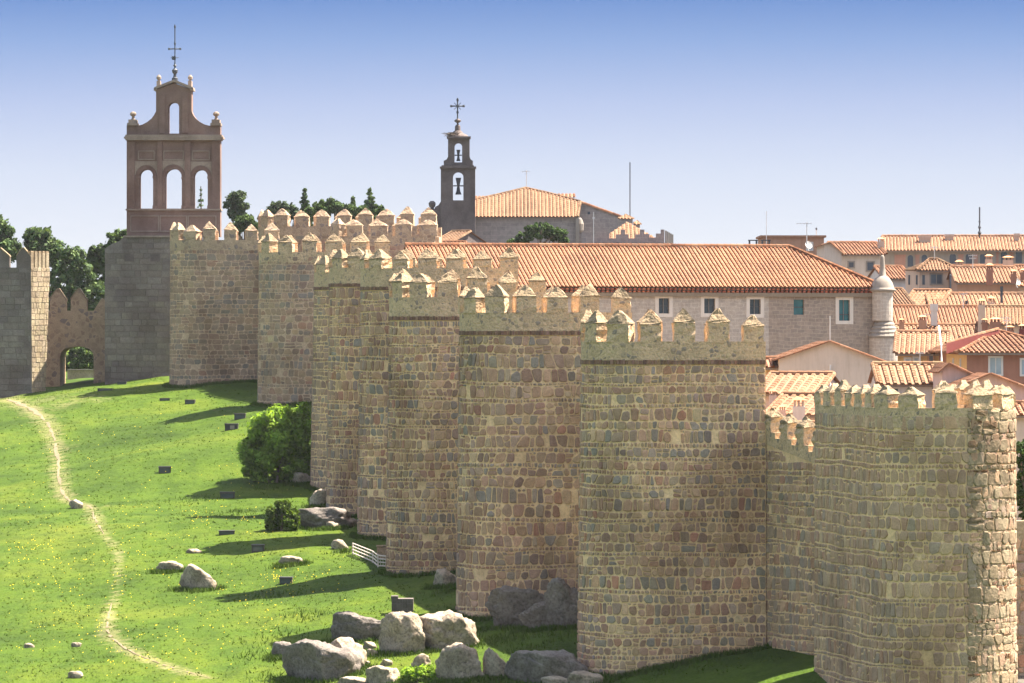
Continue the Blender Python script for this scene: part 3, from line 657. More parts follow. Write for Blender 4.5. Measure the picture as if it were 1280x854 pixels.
def ridge_tiles(mb, p0, p1, pal='orange', r=.15, rng=None):
    rng = rng or R; p0, p1 = Vector(p0), Vector(p1); d = p1 - p0; n = max(1, int(d.length / .5)); 
    for i in range(n):
        q = rng.uniform(.85, 1.15); c = tuple(x * q for x in rng.choice(TILE_PAL[pal])); a = p0 + d * (i / n); b = p0 + d * ((i + 1) / n)
        s = d.cross(Vector((0, 0, 1))).normalized(); up = s.cross(d).normalized(); up = up if up.z > 0 else -up
        ring = lambda p, k: [p + s * (r * k * x) + up * (r * k * y) for x, y in ((-1, -.3), (-.7, .6), (0, 1), (.7, .6), (1, -.3))]
        mb.mesh(ring(a, 1.08) + ring(b, .95), [(0, 1, 6, 5), (1, 2, 7, 6), (2, 3, 8, 7), (3, 4, 9, 8), (4, 3, 2, 1, 0)], c, 0)
ROOFM = [M['tile'], M['channel']]
def window(parent, fn, cx, cz, w, h, frame='white', pane='glass', fw=.12, proud=.05, bars=1, name='window', arch=False):
    """fn(along, z, out) -> point on the wall; a frame standing proud of the wall with a pane behind it"""
    b = MB(); x0, x1, z0, z1 = cx - w / 2, cx + w / 2, cz - h / 2, cz + h / 2
    def bar(a, c, e, g, o=proud): b.hexa([fn(a, e, o), fn(c, e, o), fn(c, e, -.05), fn(a, e, -.05)], [fn(a, g, o), fn(c, g, o), fn(c, g, -.05), fn(a, g, -.05)])
    bar(x0 - fw, x0, z0, z1); bar(x1, x1 + fw, z0, z1); bar(x0 - fw, x1 + fw, z0 - fw, z0, proud + .03)
    if not arch: bar(x0 - fw, x1 + fw, z1, z1 + fw)
    else:
        n = 8; r0, r1 = w / 2, w / 2 + fw
        for k in range(n):
            t0_, t1_ = math.pi * k / n, math.pi * (k + 1) / n; pt = lambda r, t, o: fn(cx - r * math.cos(t), z1 + r * math.sin(t), o)
            b.hexa([pt(r0, t0_, proud), pt(r0, t1_, proud), pt(r0, t1_, -.05), pt(r0, t0_, -.05)], [pt(r1, t0_, proud), pt(r1, t1_, proud), pt(r1, t1_, -.05), pt(r1, t0_, -.05)])
    for k in range(bars): bar(cx - .03 + (k - (bars - 1) / 2) * w / (bars + 1), cx + .03 + (k - (bars - 1) / 2) * w / (bars + 1), z0, z1, proud - .02)
    o = b.build(name, M[frame], parent); g = MB()
    pts = [fn(x0, z0, .012), fn(x1, z0, .012), fn(x1, z1, .012), fn(x0, z1, .012)]
    if arch: pts = pts[:3] + [fn(cx + w / 2 * math.cos(math.pi * k / 8), z1 + w / 2 * math.sin(math.pi * k / 8), .012) for k in range(1, 8)] + [pts[3]]
    g.face(pts); g.build('pane', M[pane], o); return o
def chimney(parent, px, top, bot, wpx, Y, mat='tan', pots=True, d=None, name='chimney'):
    b = MB(); w = wpx / F * Y; x = PX(px, Y); d = d or w * .8; z0, z1 = PZ(bot, Y) - .3, PZ(top, Y); y0 = Y - d / 2; hh = z1 - z0; cap = min(.5, (z1 - z0) * .32)
    b.cbox(x - w / 2, x + w / 2, y0, y0 + d, z0, z1 - cap)
    if pots:
        for sx in (-.42, -.08, .26):
            b.cbox(x + sx * w, x + (sx + .16) * w, y0 + .04, y0 + d - .04, z1 - cap, z1 - cap * .35, (.8, .7, .65))
        b.hexa([(x - w * .62, y0 - .1, z1 - cap * .35), (x + w * .62, y0 - .1, z1 - cap * .35), (x + w * .62, y0 + d + .1, z1 - cap * .35), (x - w * .62, y0 + d + .1, z1 - cap * .35)],
               [(x - w * .2, y0 + d * .35, z1), (x + w * .2, y0 + d * .35, z1), (x + w * .2, y0 + d * .65, z1), (x - w * .2, y0 + d * .65, z1)], (.60, .30, .15), 1)
    else: b.cbox(x - w * .58, x + w * .58, y0 - .06, y0 + d + .06, z1 - cap, z1)
    return b.build(name, [M[mat], M['tile']], parent)

def house(name, label, px0, px1, eave, ridge, Y, kind='slope', wall='cream', pal='orange', D=9.0, rot=0.0, oh=.35, tw=.30, wins=(), cat='house', peak=None, group='tile roofed houses inside the wall', hipr=None, hipl=None, back=True, ridge_l=None, chims=()):
    rng = random.Random(hash(label) % 1000 if False else len(label) * 7 + int(px0)); cr, sr = math.cos(rot), math.sin(rot)
    A = Vector((PX(px0, Y), Y)); k = (px1 - 640) / F; t = (k * A.y - A.x) / (cr - k * sr); u = Vector((cr, sr)); n = Vector((-sr, cr)); ze = PZ(eave, Y)
    def at(s, dpt, z): q = A + u * s + n * dpt; return Vector((q.x, q.y, z))
    fn = lambda s, z, o: at(s, -o, z)
    zb = min(g1(*at(0, 0, 0)[:2]), g1(*at(t, 0, 0)[:2]), g1(*at(t / 2, D, 0)[:2])) - .6
    zb = min(zb, ze - 2.5)
    T = thing(name, label, cat, (at(t / 2, D / 2, 0).x, at(t / 2, D / 2, 0).y, zb), group)
    w = MB()
    if kind == 'gable':
        ps = t / 2 if peak is None else None
        if ps is None:
            kk = (peak - 640) / F; ps = (kk * A.y - A.x) / (cr - kk * sr)
        zr = PZ(ridge, Y + ps * sr)
        out = [(0, zb), (t, zb), (t, ze), (ps, zr), (0, ze)]
        if isinstance(hipl, (int, float)): out[4] = (0, PZ(hipl, Y))
        if isinstance(hipr, (int, float)): out[2] = (t, PZ(hipr, Y))
        w.mesh([at(s, 0, z) for s, z in out] + [at(s, D, z) for s, z in out], [(0, 1, 2, 3, 4), (9, 8, 7, 6, 5)] + [(q, q + 5, (q + 1) % 5 + 5, (q + 1) % 5) for q in range(5)])
        w.build('wall', M[wall], T)
        for (s0, z0), (s1, z1) in ((out[4], out[3]), (out[3], out[2])):
            r = MB(); dd = Vector((s1 - s0, z1 - z0)).normalized(); ext = .25
            a0 = (s0 - dd.x * ext, z0 - dd.y * ext) if (s0, z0) == out[4] else (s0, z0); a1 = (s1 + dd.x * ext, z1 + dd.y * ext) if (s1, z1) == out[2] else (s1, z1)
            low, high = (a0, a1) if a0[1] < a1[1] else (a1, a0)
            zo = .015; poly = [at(low[0], D, low[1] + zo), at(low[0], -.25, low[1] + zo), at(high[0], -.25, high[1] + zo), at(high[0], D, high[1] + zo)]
            roof_plane(r, poly, tw, .45, pal, rng, .06)
            ridge_tiles(r, at(low[0], -.2, low[1] + .03), at(high[0], -.2, high[1] + .03), pal, .085, rng)
            r.build('roof', ROOFM, T)
    elif kind == 'flat':
        w.hexa([at(0, 0, zb), at(t, 0, zb), at(t, D, zb), at(0, D, zb)], [at(0, 0, ze), at(t, 0, ze), at(t, D, ze), at(0, D, ze)]); w.build('wall', M[wall], T)
        r = MB(); r.hexa([at(-.2, -.2, ze + .004), at(t + .2, -.2, ze + .004), at(t + .2, D, ze + .004), at(-.2, D, ze + .004)], [at(-.2, -.2, ze + .2), at(t + .2, -.2, ze + .2), at(t + .2, D, ze + .2), at(-.2, D, ze + .2)], (.8, .75, .7)); r.build('roof_slab', M['brown'], T)
    else:
        zr = PZ(ridge, Y + D / 2); w.hexa([at(0, 0, zb), at(t, 0, zb), at(t, D, zb), at(0, D, zb)], [at(0, 0, ze - .05), at(t, 0, ze - .05), at(t, D, ze - .05), at(0, D, ze - .05)])
        sl = (zr - ze) / (D / 2); zo = ze - sl * oh
        if kind == 'slope':
            for s in (0, t): w.face([at(s, .02, ze - .06), at(s, D / 2, zr - .06), at(s, D - .02, ze - .06)])
            ra, rb = -.2, t + .2; corners = (-.2, t + .2)
        else:
            ra = (D / 2 if hipl is None else hipl); rb = t - (D / 2 if hipr is None else hipr); corners = (-oh, t + oh)
            if ra >= rb: ra = rb = (ra + rb) / 2
        w.build('wall', M[wall], T)
        c0, c1 = corners; r = MB(); roof_plane(r, [at(c0, -oh, zo), at(c1, -oh, zo), at(rb, D / 2, zr), at(ra, D / 2, zr)] if rb > ra else [at(c0, -oh, zo), at(c1, -oh, zo), at(ra, D / 2, zr)], tw, .5, pal, rng)
        if back: roof_plane(r, [at(c1, D + oh, zo), at(c0, D + oh, zo), at(ra, D / 2, zr), at(rb, D / 2, zr)] if rb > ra else [at(c1, D + oh, zo), at(c0, D + oh, zo), at(ra, D / 2, zr)], tw * 2, 1.0, pal, rng)
        if kind == 'hip':
            if hipl != 0: roof_plane(r, [at(c0, D + oh, zo), at(c0, -oh, zo), at(ra, D / 2, zr)], tw, .5, pal, rng); ridge_tiles(r, at(c0, -oh, zo + .05), at(ra, D / 2, zr + .05), pal, .13, rng)
            if hipr != 0: roof_plane(r, [at(c1, -oh, zo), at(c1, D + oh, zo), at(rb, D / 2, zr)], tw, .5, pal, rng); ridge_tiles(r, at(c1, -oh, zo + .05), at(rb, D / 2, zr + .05), pal, .13, rng)
        else:
            for s in (c0, c1): ridge_tiles(r, at(s, -oh, zo + .05), at(s, D / 2, zr + .05), pal, .12, rng)
        if rb > ra: ridge_tiles(r, at(ra, D / 2, zr + .06), at(rb, D / 2, zr + .06), pal, .14, rng)
        r.build('roof', ROOFM, T)
        e = MB(); e.hexa([at(c0 + .05, -oh + .05, zo - .16), at(c1 - .05, -oh + .05, zo - .16), at(c1 - .05, .05, zo - .16), at(c0 + .05, .05, zo - .16)], [at(c0 + .05, -oh + .05, zo - .04), at(c1 - .05, -oh + .05, zo - .04), at(c1 - .05, .05, zo + .02), at(c0 + .05, .05, zo + .02)], (.45, .38, .33)); e.build('eaves', M['white'], T)
    for px, py, wpx, hpx, frame, pane, kindw in wins:
        kk = (px - 640) / F; s = (kk * A.y - A.x) / (cr - kk * sr); yy = A.y + s * sr
        window(T, fn, s, PZ(py, yy), wpx / F * yy, hpx / F * yy, frame, pane, .12 if kindw != 'arch' else .2, .05, 1 if kindw == 'bar' else 0, 'window', kindw == 'arch')
    for c in chims: chimney(T, *c)
    return dict(T=T, at=at, t=t, fn=fn, ze=ze)

# ------------------------------------------------------------------ long palace behind the wall
PY0, PD, prt = 345.0, 14.0, PAL_ROT
pc, ps_ = math.cos(prt), math.sin(prt); PA = Vector((PX(546, PY0), PY0)); kk = (1096 - 640) / F; pt = (kk * PA.y - PA.x) / (pc - kk * ps_)
def pal_at(s, d, z): return Vector((PA.x + pc * s - ps_ * d, PA.y + ps_ * s + pc * d, z))
def pal_s(px): k = (px - 640) / F; return (k * PA.y - PA.x) / (pc - k * ps_)
pze = PZ(356, PY0); pzr = PZ(309.5, PY0 + PD / 2)
pzb = g1(*pal_at(pt / 2, 0, 0)[:2]) - 3
PALACE = thing('palace', 'long grey stone building with low orange tiled roof and small square windows, behind the battlements', 'building', tuple(pal_at(pt / 2, PD / 2, pzb)))
un, vn, nn_ = Vector((pc, ps_, 0)), Vector((0, 0, 1)), Vector((ps_, -pc, 0)); split = pal_s(961)
PW = [(830, 382.5, 13.5, 19, 'glass'), (887, 382.5, 14, 18.5, 'glass'), (944, 383.5, 14, 18.5, 'glass'), (998.6, 384, 13.5, 19, 'teal'), (1055.5, 388, 14, 26, 'teal')]
def pal_rect(px, py, w, h):
    s = pal_s(px); yy = PA.y + s * ps_; return (s, PZ(py, yy), w / F * yy, h / F * yy)
for lo, hi, mt in ((0, split - .005, 'palace_left'), (split, pt, 'palace_right')):
    holes = []
    for px, py, w, h, g in PW:
        s, z, ww, hh = pal_rect(px, py, w, h)
        if lo < s < hi: holes.append([(s - ww / 2, z - hh / 2), (s + ww / 2, z - hh / 2), (s + ww / 2, z + hh / 2), (s - ww / 2, z + hh / 2)])
    b = MB(); b.prism([(lo, pzb), (hi, pzb), (hi, pze), (lo, pze)], holes, pal_at(0, 0, 0), un, vn, nn_, .6); b.build('wall', M[mt], PALACE)
b = MB(); b.hexa([pal_at(0, .62, pzb), pal_at(pt, .62, pzb), pal_at(pt, PD, pzb), pal_at(0, PD, pzb)], [pal_at(0, .62, pze), pal_at(pt, .62, pze), pal_at(pt, PD, pze), pal_at(0, PD, pze)]); b.build('wall', M['palace_right'], PALACE)
for i, (px, py, w, h, g) in enumerate(PW):
    s, z, ww, hh = pal_rect(px, py, w, h); pf = lambda a, zz, o: pal_at(a, -o, zz)
    fw = .26 if i != 3 else .0; b = MB()
    if fw:
        for a0, a1, c0, c1 in ((s - ww / 2 - fw, s - ww / 2, z - hh / 2 - fw, z + hh / 2 + fw), (s + ww / 2, s + ww / 2 + fw, z - hh / 2 - fw, z + hh / 2 + fw), (s - ww / 2, s + ww / 2, z + hh / 2, z + hh / 2 + fw), (s - ww / 2, s + ww / 2, z - hh / 2 - fw, z - hh / 2)):
            b.hexa([pf(a0, c0, .03), pf(a1, c0, .03), pf(a1, c0, -.2), pf(a0, c0, -.2)], [pf(a0, c1, .03), pf(a1, c1, .03), pf(a1, c1, -.2), pf(a0, c1, -.2)])
    for a in ((s - .03, s + .03),) if i != 3 else ():
        b.hexa([pf(a[0], z - hh / 2, -.24), pf(a[1], z - hh / 2, -.24), pf(a[1], z - hh / 2, -.3), pf(a[0], z - hh / 2, -.3)], [pf(a[0], z + hh / 2, -.24), pf(a[1], z + hh / 2, -.24), pf(a[1], z + hh / 2, -.3), pf(a[0], z + hh / 2, -.3)], (.35, .35, .36))
    b2 = MB(); zz = z - hh / 2 + hh * (.30 if i == 4 else .5)
    b2.hexa([pf(s - ww / 2, zz - .03, -.24), pf(s + ww / 2, zz - .03, -.24), pf(s + ww / 2, zz - .03, -.3), pf(s - ww / 2, zz - .03, -.3)], [pf(s - ww / 2, zz + .03, -.24), pf(s + ww / 2, zz + .03, -.24), pf(s + ww / 2, zz + .03, -.3), pf(s - ww / 2, zz + .03, -.3)])
    if i == 3: b = b2
    o = b.build('window', M['frame_stone'] if i != 3 else M['iron'], PALACE); gl = MB(); gl.face([pf(s - ww / 2, z - hh / 2, -.32), pf(s + ww / 2, z - hh / 2, -.32), pf(s + ww / 2, z + hh / 2, -.32), pf(s - ww / 2, z + hh / 2, -.32)]); gl.build('pane', M[g], o)
    if i != 3: b2.build('glazing_bar', M['iron'], o)
r = MB(); oh = .55; sl = (pzr - pze) / (PD / 2); zo = pze - sl * oh + .12; rb = pal_s(1018); hipc = pal_at(rb, PD / 2, pzr + .12)
rgp = random.Random(5)
roof_plane(r, [pal_at(-1, -oh, zo), pal_at(pt + .3, -oh, zo), hipc, pal_at(-1, PD / 2, pzr + .12)], .30, .50, 'terracotta', rgp, .08)
roof_plane(r, [pal_at(pt + .3, -oh, zo), pal_at(pt + .3, PD + oh, zo), hipc], .335, .52, 'terracotta', rgp); roof_plane(r, [pal_at(pt + .3, PD + oh, zo), pal_at(-1, PD + oh, zo), pal_at(-1, PD / 2, pzr + .12), hipc], .6, 1.0, 'terracotta', rgp)
ridge_tiles(r, pal_at(pt + .3, -oh, zo + .08), hipc + Vector((0, 0, .08)), 'terracotta', .17, rgp); ridge_tiles(r, pal_at(-1, PD / 2, pzr + .2), hipc + Vector((0, 0, .08)), 'orange', .16, rgp)
tag(r.build('roof', ROOFM, PALACE), kind=None)
e = MB(); s = -1.0                                    # double row of reddish eave tiles, then the cornice
while s < pt + .2:
    for row, (dz, do) in enumerate(((-.12, oh + .02), (-.30, oh - .12))):
        c = rgp.choice([(.42, .12, .07), (.50, .17, .09), (.34, .10, .06)]); e.hexa([pf(s, zo + dz - .11, do), pf(s + .22, zo + dz - .11, do), pf(s + .22, zo + dz - .11, do - .4), pf(s, zo + dz - .11, do - .4)], [pf(s + .03, zo + dz, do), pf(s + .19, zo + dz, do), pf(s + .19, zo + dz, do - .4), pf(s + .03, zo + dz, do - .4)], c)
    s += .335
e.build('eaves', M['tile'], PALACE)
b = MB(); b.hexa([pf(-.5, zo - .72, .22), pf(pt + .1, zo - .72, .22), pf(pt + .1, zo - .72, .006), pf(-.5, zo - .72, .006)], [pf(-.5, zo - .44, .40), pf(pt + .1, zo - .44, .40), pf(pt + .1, zo - .44, .006), pf(-.5, zo - .44, .006)]); b.build('cornice', M['greystone'], PALACE)
# corner turret of the palace
TY = PA.y + pt * ps_ - .35; pr = lambda hw, py: (hw / F * TY, PZ(py, TY)); tx = PX(1103, TY); txl = PX(1105, TY)
for nm, cx, prof, mt in (('turret_spire', tx, [(1.2, 319), (2.4, 321), (2.6, 325), (3.4, 334), (4.6, 345), (6.5, 347)], 'greystone'), ('turret_dome', tx, [(5, 345), (9, 348), (12.5, 353), (14.5, 359), (15, 361), (16.5, 361.5), (16.5, 363.5), (13.5, 365)], 'greystone'),
                         ('turret_shaft', tx, [(14, 364.5), (13, 366), (13, 401)], 'palace_left'), ('buttress', txl, [(18, 420), (18.5, 422), (18.5, 426), (18, 500), (18, 620)], 'palace_left')):
    b = MB(); b.lathe((cx, TY), [pr(*q) for q in prof][::-1], 20); b.build(nm, M[mt], PALACE, smooth=nm in ('turret_dome', 'turret_spire'))
b = MB(); prof = []
for k in range(5): prof += [(8.5 + k * 2.2, 397 + k * 4.8), (11.5 + k * 2.2, 401 + k * 4.8), (11.2 + k * 2.2, 402 + k * 4.8)]
b.lathe((txl, TY), [pr(*q) for q in prof + [(19.5, 421), (19, 423)]][::-1], 20); b.build('turret_cone', M['greystone'], PALACE)

# ------------------------------------------------------------------ houses of the town
H = house
H('house', 'cream gabled house with a ridge pipe, right below the long palace', 974, 1103, 452, 427.5, 276, 'gable', 'cream', 'orange', 10, peak=1037, hipl=449)
h = H('house', 'small ochre side wing under the left eave of the cream gabled house', 958, 973.5, 458, 449, 277, 'slope', 'ochre', 'orange', 5, oh=.3)
H('house', 'low house with striped tiles just above the stepped battlements', 950, 1022, 490, 468, 262, 'slope', 'pink', 'peach', 8, rot=rad(-14), tw=.42, group='tile roofed houses inside the wall', chims=((966, 486, 505, 9, 259.5, 'pink'),))
H('house', 'small house with pale striped roof and white chimney block beside the corner tower', 962, 1024, 516, 494, 253, 'slope', 'white', 'peach', 7, rot=rad(-18), tw=.42, chims=((998.5, 496, 530, 15, 250.3, 'white'), (978, 506, 520, 8, 250.0, 'pink')))
H('house', 'lowest roof peeping between the stepped battlements and the corner tower', 955, 1040, 556, 530, 246, 'slope', 'brown', 'peach', 6, rot=rad(-10), tw=.42)
H('house', 'white house with boldly ribbed tile roof right above the corner tower', 1101, 1181, 478.5, 456, 262, 'slope', 'white', 'pale', 7, tw=.36, oh=.3, wins=((1168, 487, 6, 8, 'white', 'glass', ''), (1120, 490, 5, 8, 'white', 'glass', '')))
H('house', 'yellow ochre house with small white framed windows beside the round turret', 1122, 1183, 440, 416, 300, 'slope', 'ochre', 'peach', 9, rot=rad(-6), tw=.3, wins=((1134.5, 453, 5, 8, 'white', 'paleglass', ''), (1145.5, 452, 5, 8, 'white', 'paleglass', ''), (1164, 450, 5, 14, 'brown', 'glass', '')))
h = H('house', 'brick red house with a white framed window, at the right edge', 1209, 1330, 438, 414, 290, 'hip', 'brickwall', 'orange', 12, rot=rad(5), oh=.6, tw=.3, hipl=6, wins=((1244.5, 457.5, 14, 20, 'white', 'paleglass', 'bar'), (1281, 459, 8, 18, 'white', 'paleglass', '')))
# its ochre side wall and the red painted fire wall
b = MB(); a0 = P(1184, 442, 296); a1 = P(1208.5, 438, 290.1); z0 = g1(a1.x, a1.y) - 1
b.hexa([(a0.x, a0.y, z0), (a1.x, a1.y, z0), (a1.x, a1.y + .5, z0), (a0.x, a0.y + .5, z0)], [(a0.x, a0.y, a0.z), (a1.x, a1.y, a1.z - .3), (a1.x, a1.y + .5, a1.z - .3), (a0.x, a0.y + .5, a0.z)]); b.build('side_wall', M['ochre'], h['T'])
for px in (1192, 1201):
    sd_ = (a1 - a0).normalized(); sn = Vector((sd_.y, -sd_.x, 0)); sn = sn if sn.y < 0 else -sn; base = a0.lerp(a1, (px - 1184) / 24.5)
    window(h['T'], lambda s, z, o: Vector((base.x + sd_.x * s + sn.x * o, base.y + sd_.y * s + sn.y * o, z)), 0, PZ(455, 293), .22, .55, 'white', 'paleglass', .06, .04, 0)
ft = thing('fire_wall', 'dark red painted sloping parapet between the ochre house and the brick red house', 'parapet', tuple(P(1205, 440, 298))); ft['kind'] = 'thing'
b = MB(); q = [P(1183, 429.5, 290.3), P(1247, 411.5, 295.0)]; dn, bk = Vector((0, 0, -.62)), Vector((.15, .35, 0)); b.hexa([q[0] + dn, q[1] + dn, q[1] + dn + bk, q[0] + dn + bk], [q[0], q[1], q[1] + bk, q[0] + bk]); b.build('painted_face', M['red'], ft)
b = MB(); ridge_tiles(b, P(1182, 429.2, 290.5), P(1248, 411, 295.2), 'peach', .1); b.build('edge_tiles', ROOFM, ft)
H('house', 'pinkish white gable sloping down to the right, in front of the brick red house', 1178, 1224, 473, 455, 256, 'gable', 'pink', 'orange', 6, peak=1186, hipl=462)
H('house', 'wide pinkish gable end right above the round corner tower', 1190, 1300, 492, 468, 249, 'gable', 'pink', 'orange', 7, peak=1238, hipl=487)
H('house', 'low plastered house with a sliver of tiled roof behind the small tree, right edge', 1262, 1320, 517, 505, 243, 'slope', 'cream', 'orange', 5)
H('house', 'long house with pale striped roof behind the ochre house', 1121, 1262, 431, 407, 354, 'slope', 'tan', 'peach', 9, tw=.32, chims=())
H('house', 'middle house with orange roof and a small dormer, right of the turret', 1117, 1166, 407, 384, 360, 'slope', 'tan', 'orange', 9, tw=.25, chims=((1127, 398, 408, 6, 357.5, 'brown'), (1153, 394, 408, 9, 357.5, 'brown')))
H('house', 'orange roofed house between pale chimney wall and tall double chimney', 1171, 1226, 407, 384, 361, 'slope', 'white', 'orange', 9, tw=.25, chims=((1227, 373, 415, 8.5, 356, 'tan'), (1239, 370, 393, 8, 366, 'tan'), (1167.5, 380, 402, 8, 358, 'white', False)))
H('house', 'house with flat tan roof edge and brown dormers at the right edge', 1232, 1300, 404, 384, 356, 'slope', 'tan', 'pale', 9, tw=.25, rot=rad(-5), chims=((1231, 398, 408, 7, 351, 'brickwall'), (1244, 397, 409, 13, 350, 'brickwall'), (1262, 407, 419, 10, 347, 'brickwall'), (1279, 405, 420, 10, 346, 'red')))
H('house', 'long roofed house with striped tiles under the brown walled house', 1166, 1300, 385, 368, 372, 'slope', 'white', 'peach', 8, tw=.3, chims=((1208, 376, 388, 2.5, 369, 'iron', False), (1252, 358, 374, 3, 372, 'iron', False)))
H('house', 'house with pale mossy roof right behind the round turret', 1115, 1141, 382, 362, 372, 'slope', 'white', 'old', 9, rot=rad(8), tw=.25)
H('house', 'small roof with dark gable boards between the turret and the long striped roof', 1132, 1173, 382, 364, 374, 'slope', 'brown', 'peach', 6, rot=rad(-20), tw=.28)
H('house', 'brown walled house with red striped roof and several chimneys', 1197, 1273, 352, 335, 388, 'slope', 'brown', 'peach', 9, tw=.27, chims=((1237, 329, 352, 8, 385, 'brickwall'), (1267, 337, 350, 7, 386, 'brickwall'), (1278.5, 336, 346, 6, 387, 'brickwall'), (1199, 325, 340, 9, 396, 'tan'), (1236, 318, 333, 8.5, 396, 'tan'), (1260, 320, 332, 12, 396, 'tan')))
H('house', 'tan walled house behind the white downpipe at the right edge', 1272, 1320, 356, 338, 390, 'slope', 'tan', 'peach', 8)
H('house', 'house with plain orange roof in front of the arcaded building', 1194, 1300, 351, 333, 402, 'slope', 'tan', 'orange', 8, tw=.25)
H('pavilion', 'small hip roofed tan house with a dark picture window and narrow slits', 1150, 1194, 336, 325, 396, 'hip', 'tan', 'old', 4.2, oh=.35, tw=.25, cat='house', wins=((1170.5, 349, 13.5, 11.5, 'greystone', 'glass', 'bar'),), hipl=.9, hipr=1.2)
b = MB(); a0 = P(1133, 337, 399.2); a1 = P(1149.6, 337, 396); zz = g1(a1.x, a1.y) - 1; pv = bpy.data.objects['pavilion']
b.hexa([(a0.x, a0.y, zz), (a1.x, a1.y, zz), (a1.x, a1.y + 1, zz), (a0.x, a0.y + 1, zz)], [(a0.x, a0.y, a0.z), (a1.x, a1.y, a1.z), (a1.x, a1.y + 1, a1.z), (a0.x, a0.y + 1, a0.z)]); b.build('side_wall', M['tan'], pv)
b = MB(); roof_plane(b, [P(1131, 338, 399.6), P(1150, 338, 395.6), P(1164, 325, 398)], .25, .5, 'old'); b.build('side_roof', ROOFM, pv)
for px in (1137, 1146.5, 1154.5):
    yy = 399.2 - (px - 1133) / 16.6 * 3.2 - .12 if px < 1150 else 395.95; b = MB(); w, h_ = 1.6 / F * yy, 12 / F * yy; x, z = PX(px, yy), PZ(350, yy); b.cbox(x - w, x + w, yy, yy + .3, z - h_ / 2, z + h_ / 2); b.build('slit_window', M['glass'], pv)
H('house', 'low house with an orange roof just left of the hip roofed tan house', 1106, 1136, 347, 334, 408, 'slope', 'white', 'orange', 8, rot=rad(6), tw=.25)
h = H('arcade_building', 'long brick building with a row of round arched windows on the skyline', 1106, 1330, 312, 296, 432, 'slope', 'arcbrick', 'peach', 15, rot=rad(-4), oh=.5, tw=.3, cat='building', chims=((1156, 294.5, 300, 14, 436, 'tan', False), (1186.5, 293, 299, 10, 437, 'tan', False), (1271, 292, 299, 6, 436, 'tan', False)),
      wins=((1112.5, 332, 7, 15, 'greystone', 'glass', 'bar'), (1138, 328, 7, 11, 'greystone', 'glass', 'arch'), (1155.5, 327.5, 7, 11, 'greystone', 'glass', 'arch'), (1191, 327, 8, 12, 'greystone', 'glass', 'arch'), (1211, 327, 8, 12, 'greystone', 'glass', 'arch'), (1229, 326.5, 8, 12, 'greystone', 'glass', 'arch'), (1255, 324, 8, 12, 'greystone', 'glass', 'arch'), (1273.5, 323, 8, 12, 'greystone', 'glass', 'arch')))
for px0, px1, top, bot in ((1106, 1118, 312.3, 345), (1162, 1184, 312.3, 345), (1238, 1245, 310, 345), (1118.2, 1161.8, 313, 318.5), (1184.2, 1237.8, 312.5, 318), (1245.2, 1300, 311, 315)):
    b = MB(); ky = lambda px: 432 - (PX(px, 432) - PX(1106, 432)) * math.tan(rad(4)); y0, y1 = ky(px0), ky(px1); x0, x1 = PX(px0, y0), PX(px1, y1); za, zb_ = PZ(top, y0) - .1, PZ(bot, y0)
    b.hexa([(x0, y0 - .06, zb_), (x1, y1 - .06, zb_), (x1, y1 + .1, zb_), (x0, y0 + .1, zb_)], [(x0, y0 - .06, za), (x1, y1 - .06, za), (x1, y1 + .1, za), (x0, y0 + .1, za)]); b.build('pilaster' if px1 - px0 < 24 else 'frieze', M['greystone'], h['T'])
H('house', 'white skyline house with orange roof and chimney, left of the arcaded building', 1048, 1105, 317, 304, 424, 'slope', 'cream', 'orange', 10, rot=rad(5), tw=.28, chims=((1101, 297, 309, 8, 427, 'tan'),), wins=((1088, 333, 8, 10, 'greystone', 'glass', ''), (1064, 331, 6, 6, 'greystone', 'glass', '')))
H('house', 'pale plain gable end on the skyline right of the brown flat roofed block', 1030, 1052, 316, 303.5, 421, 'gable', 'cream', 'orange', 10, peak=1037, hipl=306)
H('flat_block', 'brown flat roofed block standing on the skyline above the palace roof', 953, 1030, 297, 297, 440, 'flat', 'brown', 'orange', 8, cat='building', wins=((973, 312, 5, 4, 'brown', 'glass', ''), (1012, 308, 6, 8, 'white', 'paleglass', '')))
for lab, px in (('free standing square chimney with red base above the palace ridge, left one', 941.5), ('free standing square chimney with red base against the brown flat roofed block', 957.5)):
    T = thing('chimney_stack', lab, 'chimney', tuple(P(px, 320, 400)), 'square chimneys above the palace ridge'); Yc = 400
    b = MB(); x0, x1 = PX(px - 5.3, Yc), PX(px + 5.3, Yc); b.cbox(x0, x1, Yc, Yc + .7, g1(x0, Yc) - .5, PZ(308, Yc)); b.build('base', M['red'], T)
    b = MB(); b.cbox(x0, x0 + .12, Yc, Yc + .7, PZ(308, Yc), PZ(301, Yc)); b.cbox(x1 - .12, x1, Yc, Yc + .7, PZ(308, Yc), PZ(301, Yc)); b.cbox(x0 - .04, x1 + .04, Yc - .04, Yc + .74, PZ(301, Yc), PZ(299.8, Yc)); b.build('cowl', M['iron'], T)

# ------------------------------------------------------------------ church
CY = 556.0
def cz(py): return PZ(py, CY)
CH = thing('church', 'church with a sloping tiled roof, grey stone walls, behind the palace roof', 'church', tuple(P(650, 330, CY)))
gzc = 1.0
b = MB(); b.cbox(PX(577.5, CY), PX(721, CY), CY, CY + 16, gzc, cz(270)); b.build('wall', M['church_wall'], CH)
b = MB(); rp = lambda px, py, d: P(px, py, CY + d)
def on_roof(px, py):                                   # point on the tilted roof plane seen at a picture point
    o = Vector((0, CY - .5, cz(271))); nrm = Vector((0, -math.sin(rad(24)), math.cos(rad(24)))); d = Vector(((px - 640) / F, 1, (427 - py) / F)); return d * (o.dot(nrm) / d.dot(nrm))
rc = random.Random(9); poly = [on_roof(*q) for q in ((576, 271), (722, 271), (725.5, 252), (686, 241.5), (657, 235), (624, 243), (583, 252))]
roof_plane(b, poly, .42, .6, 'old', rc, .11)
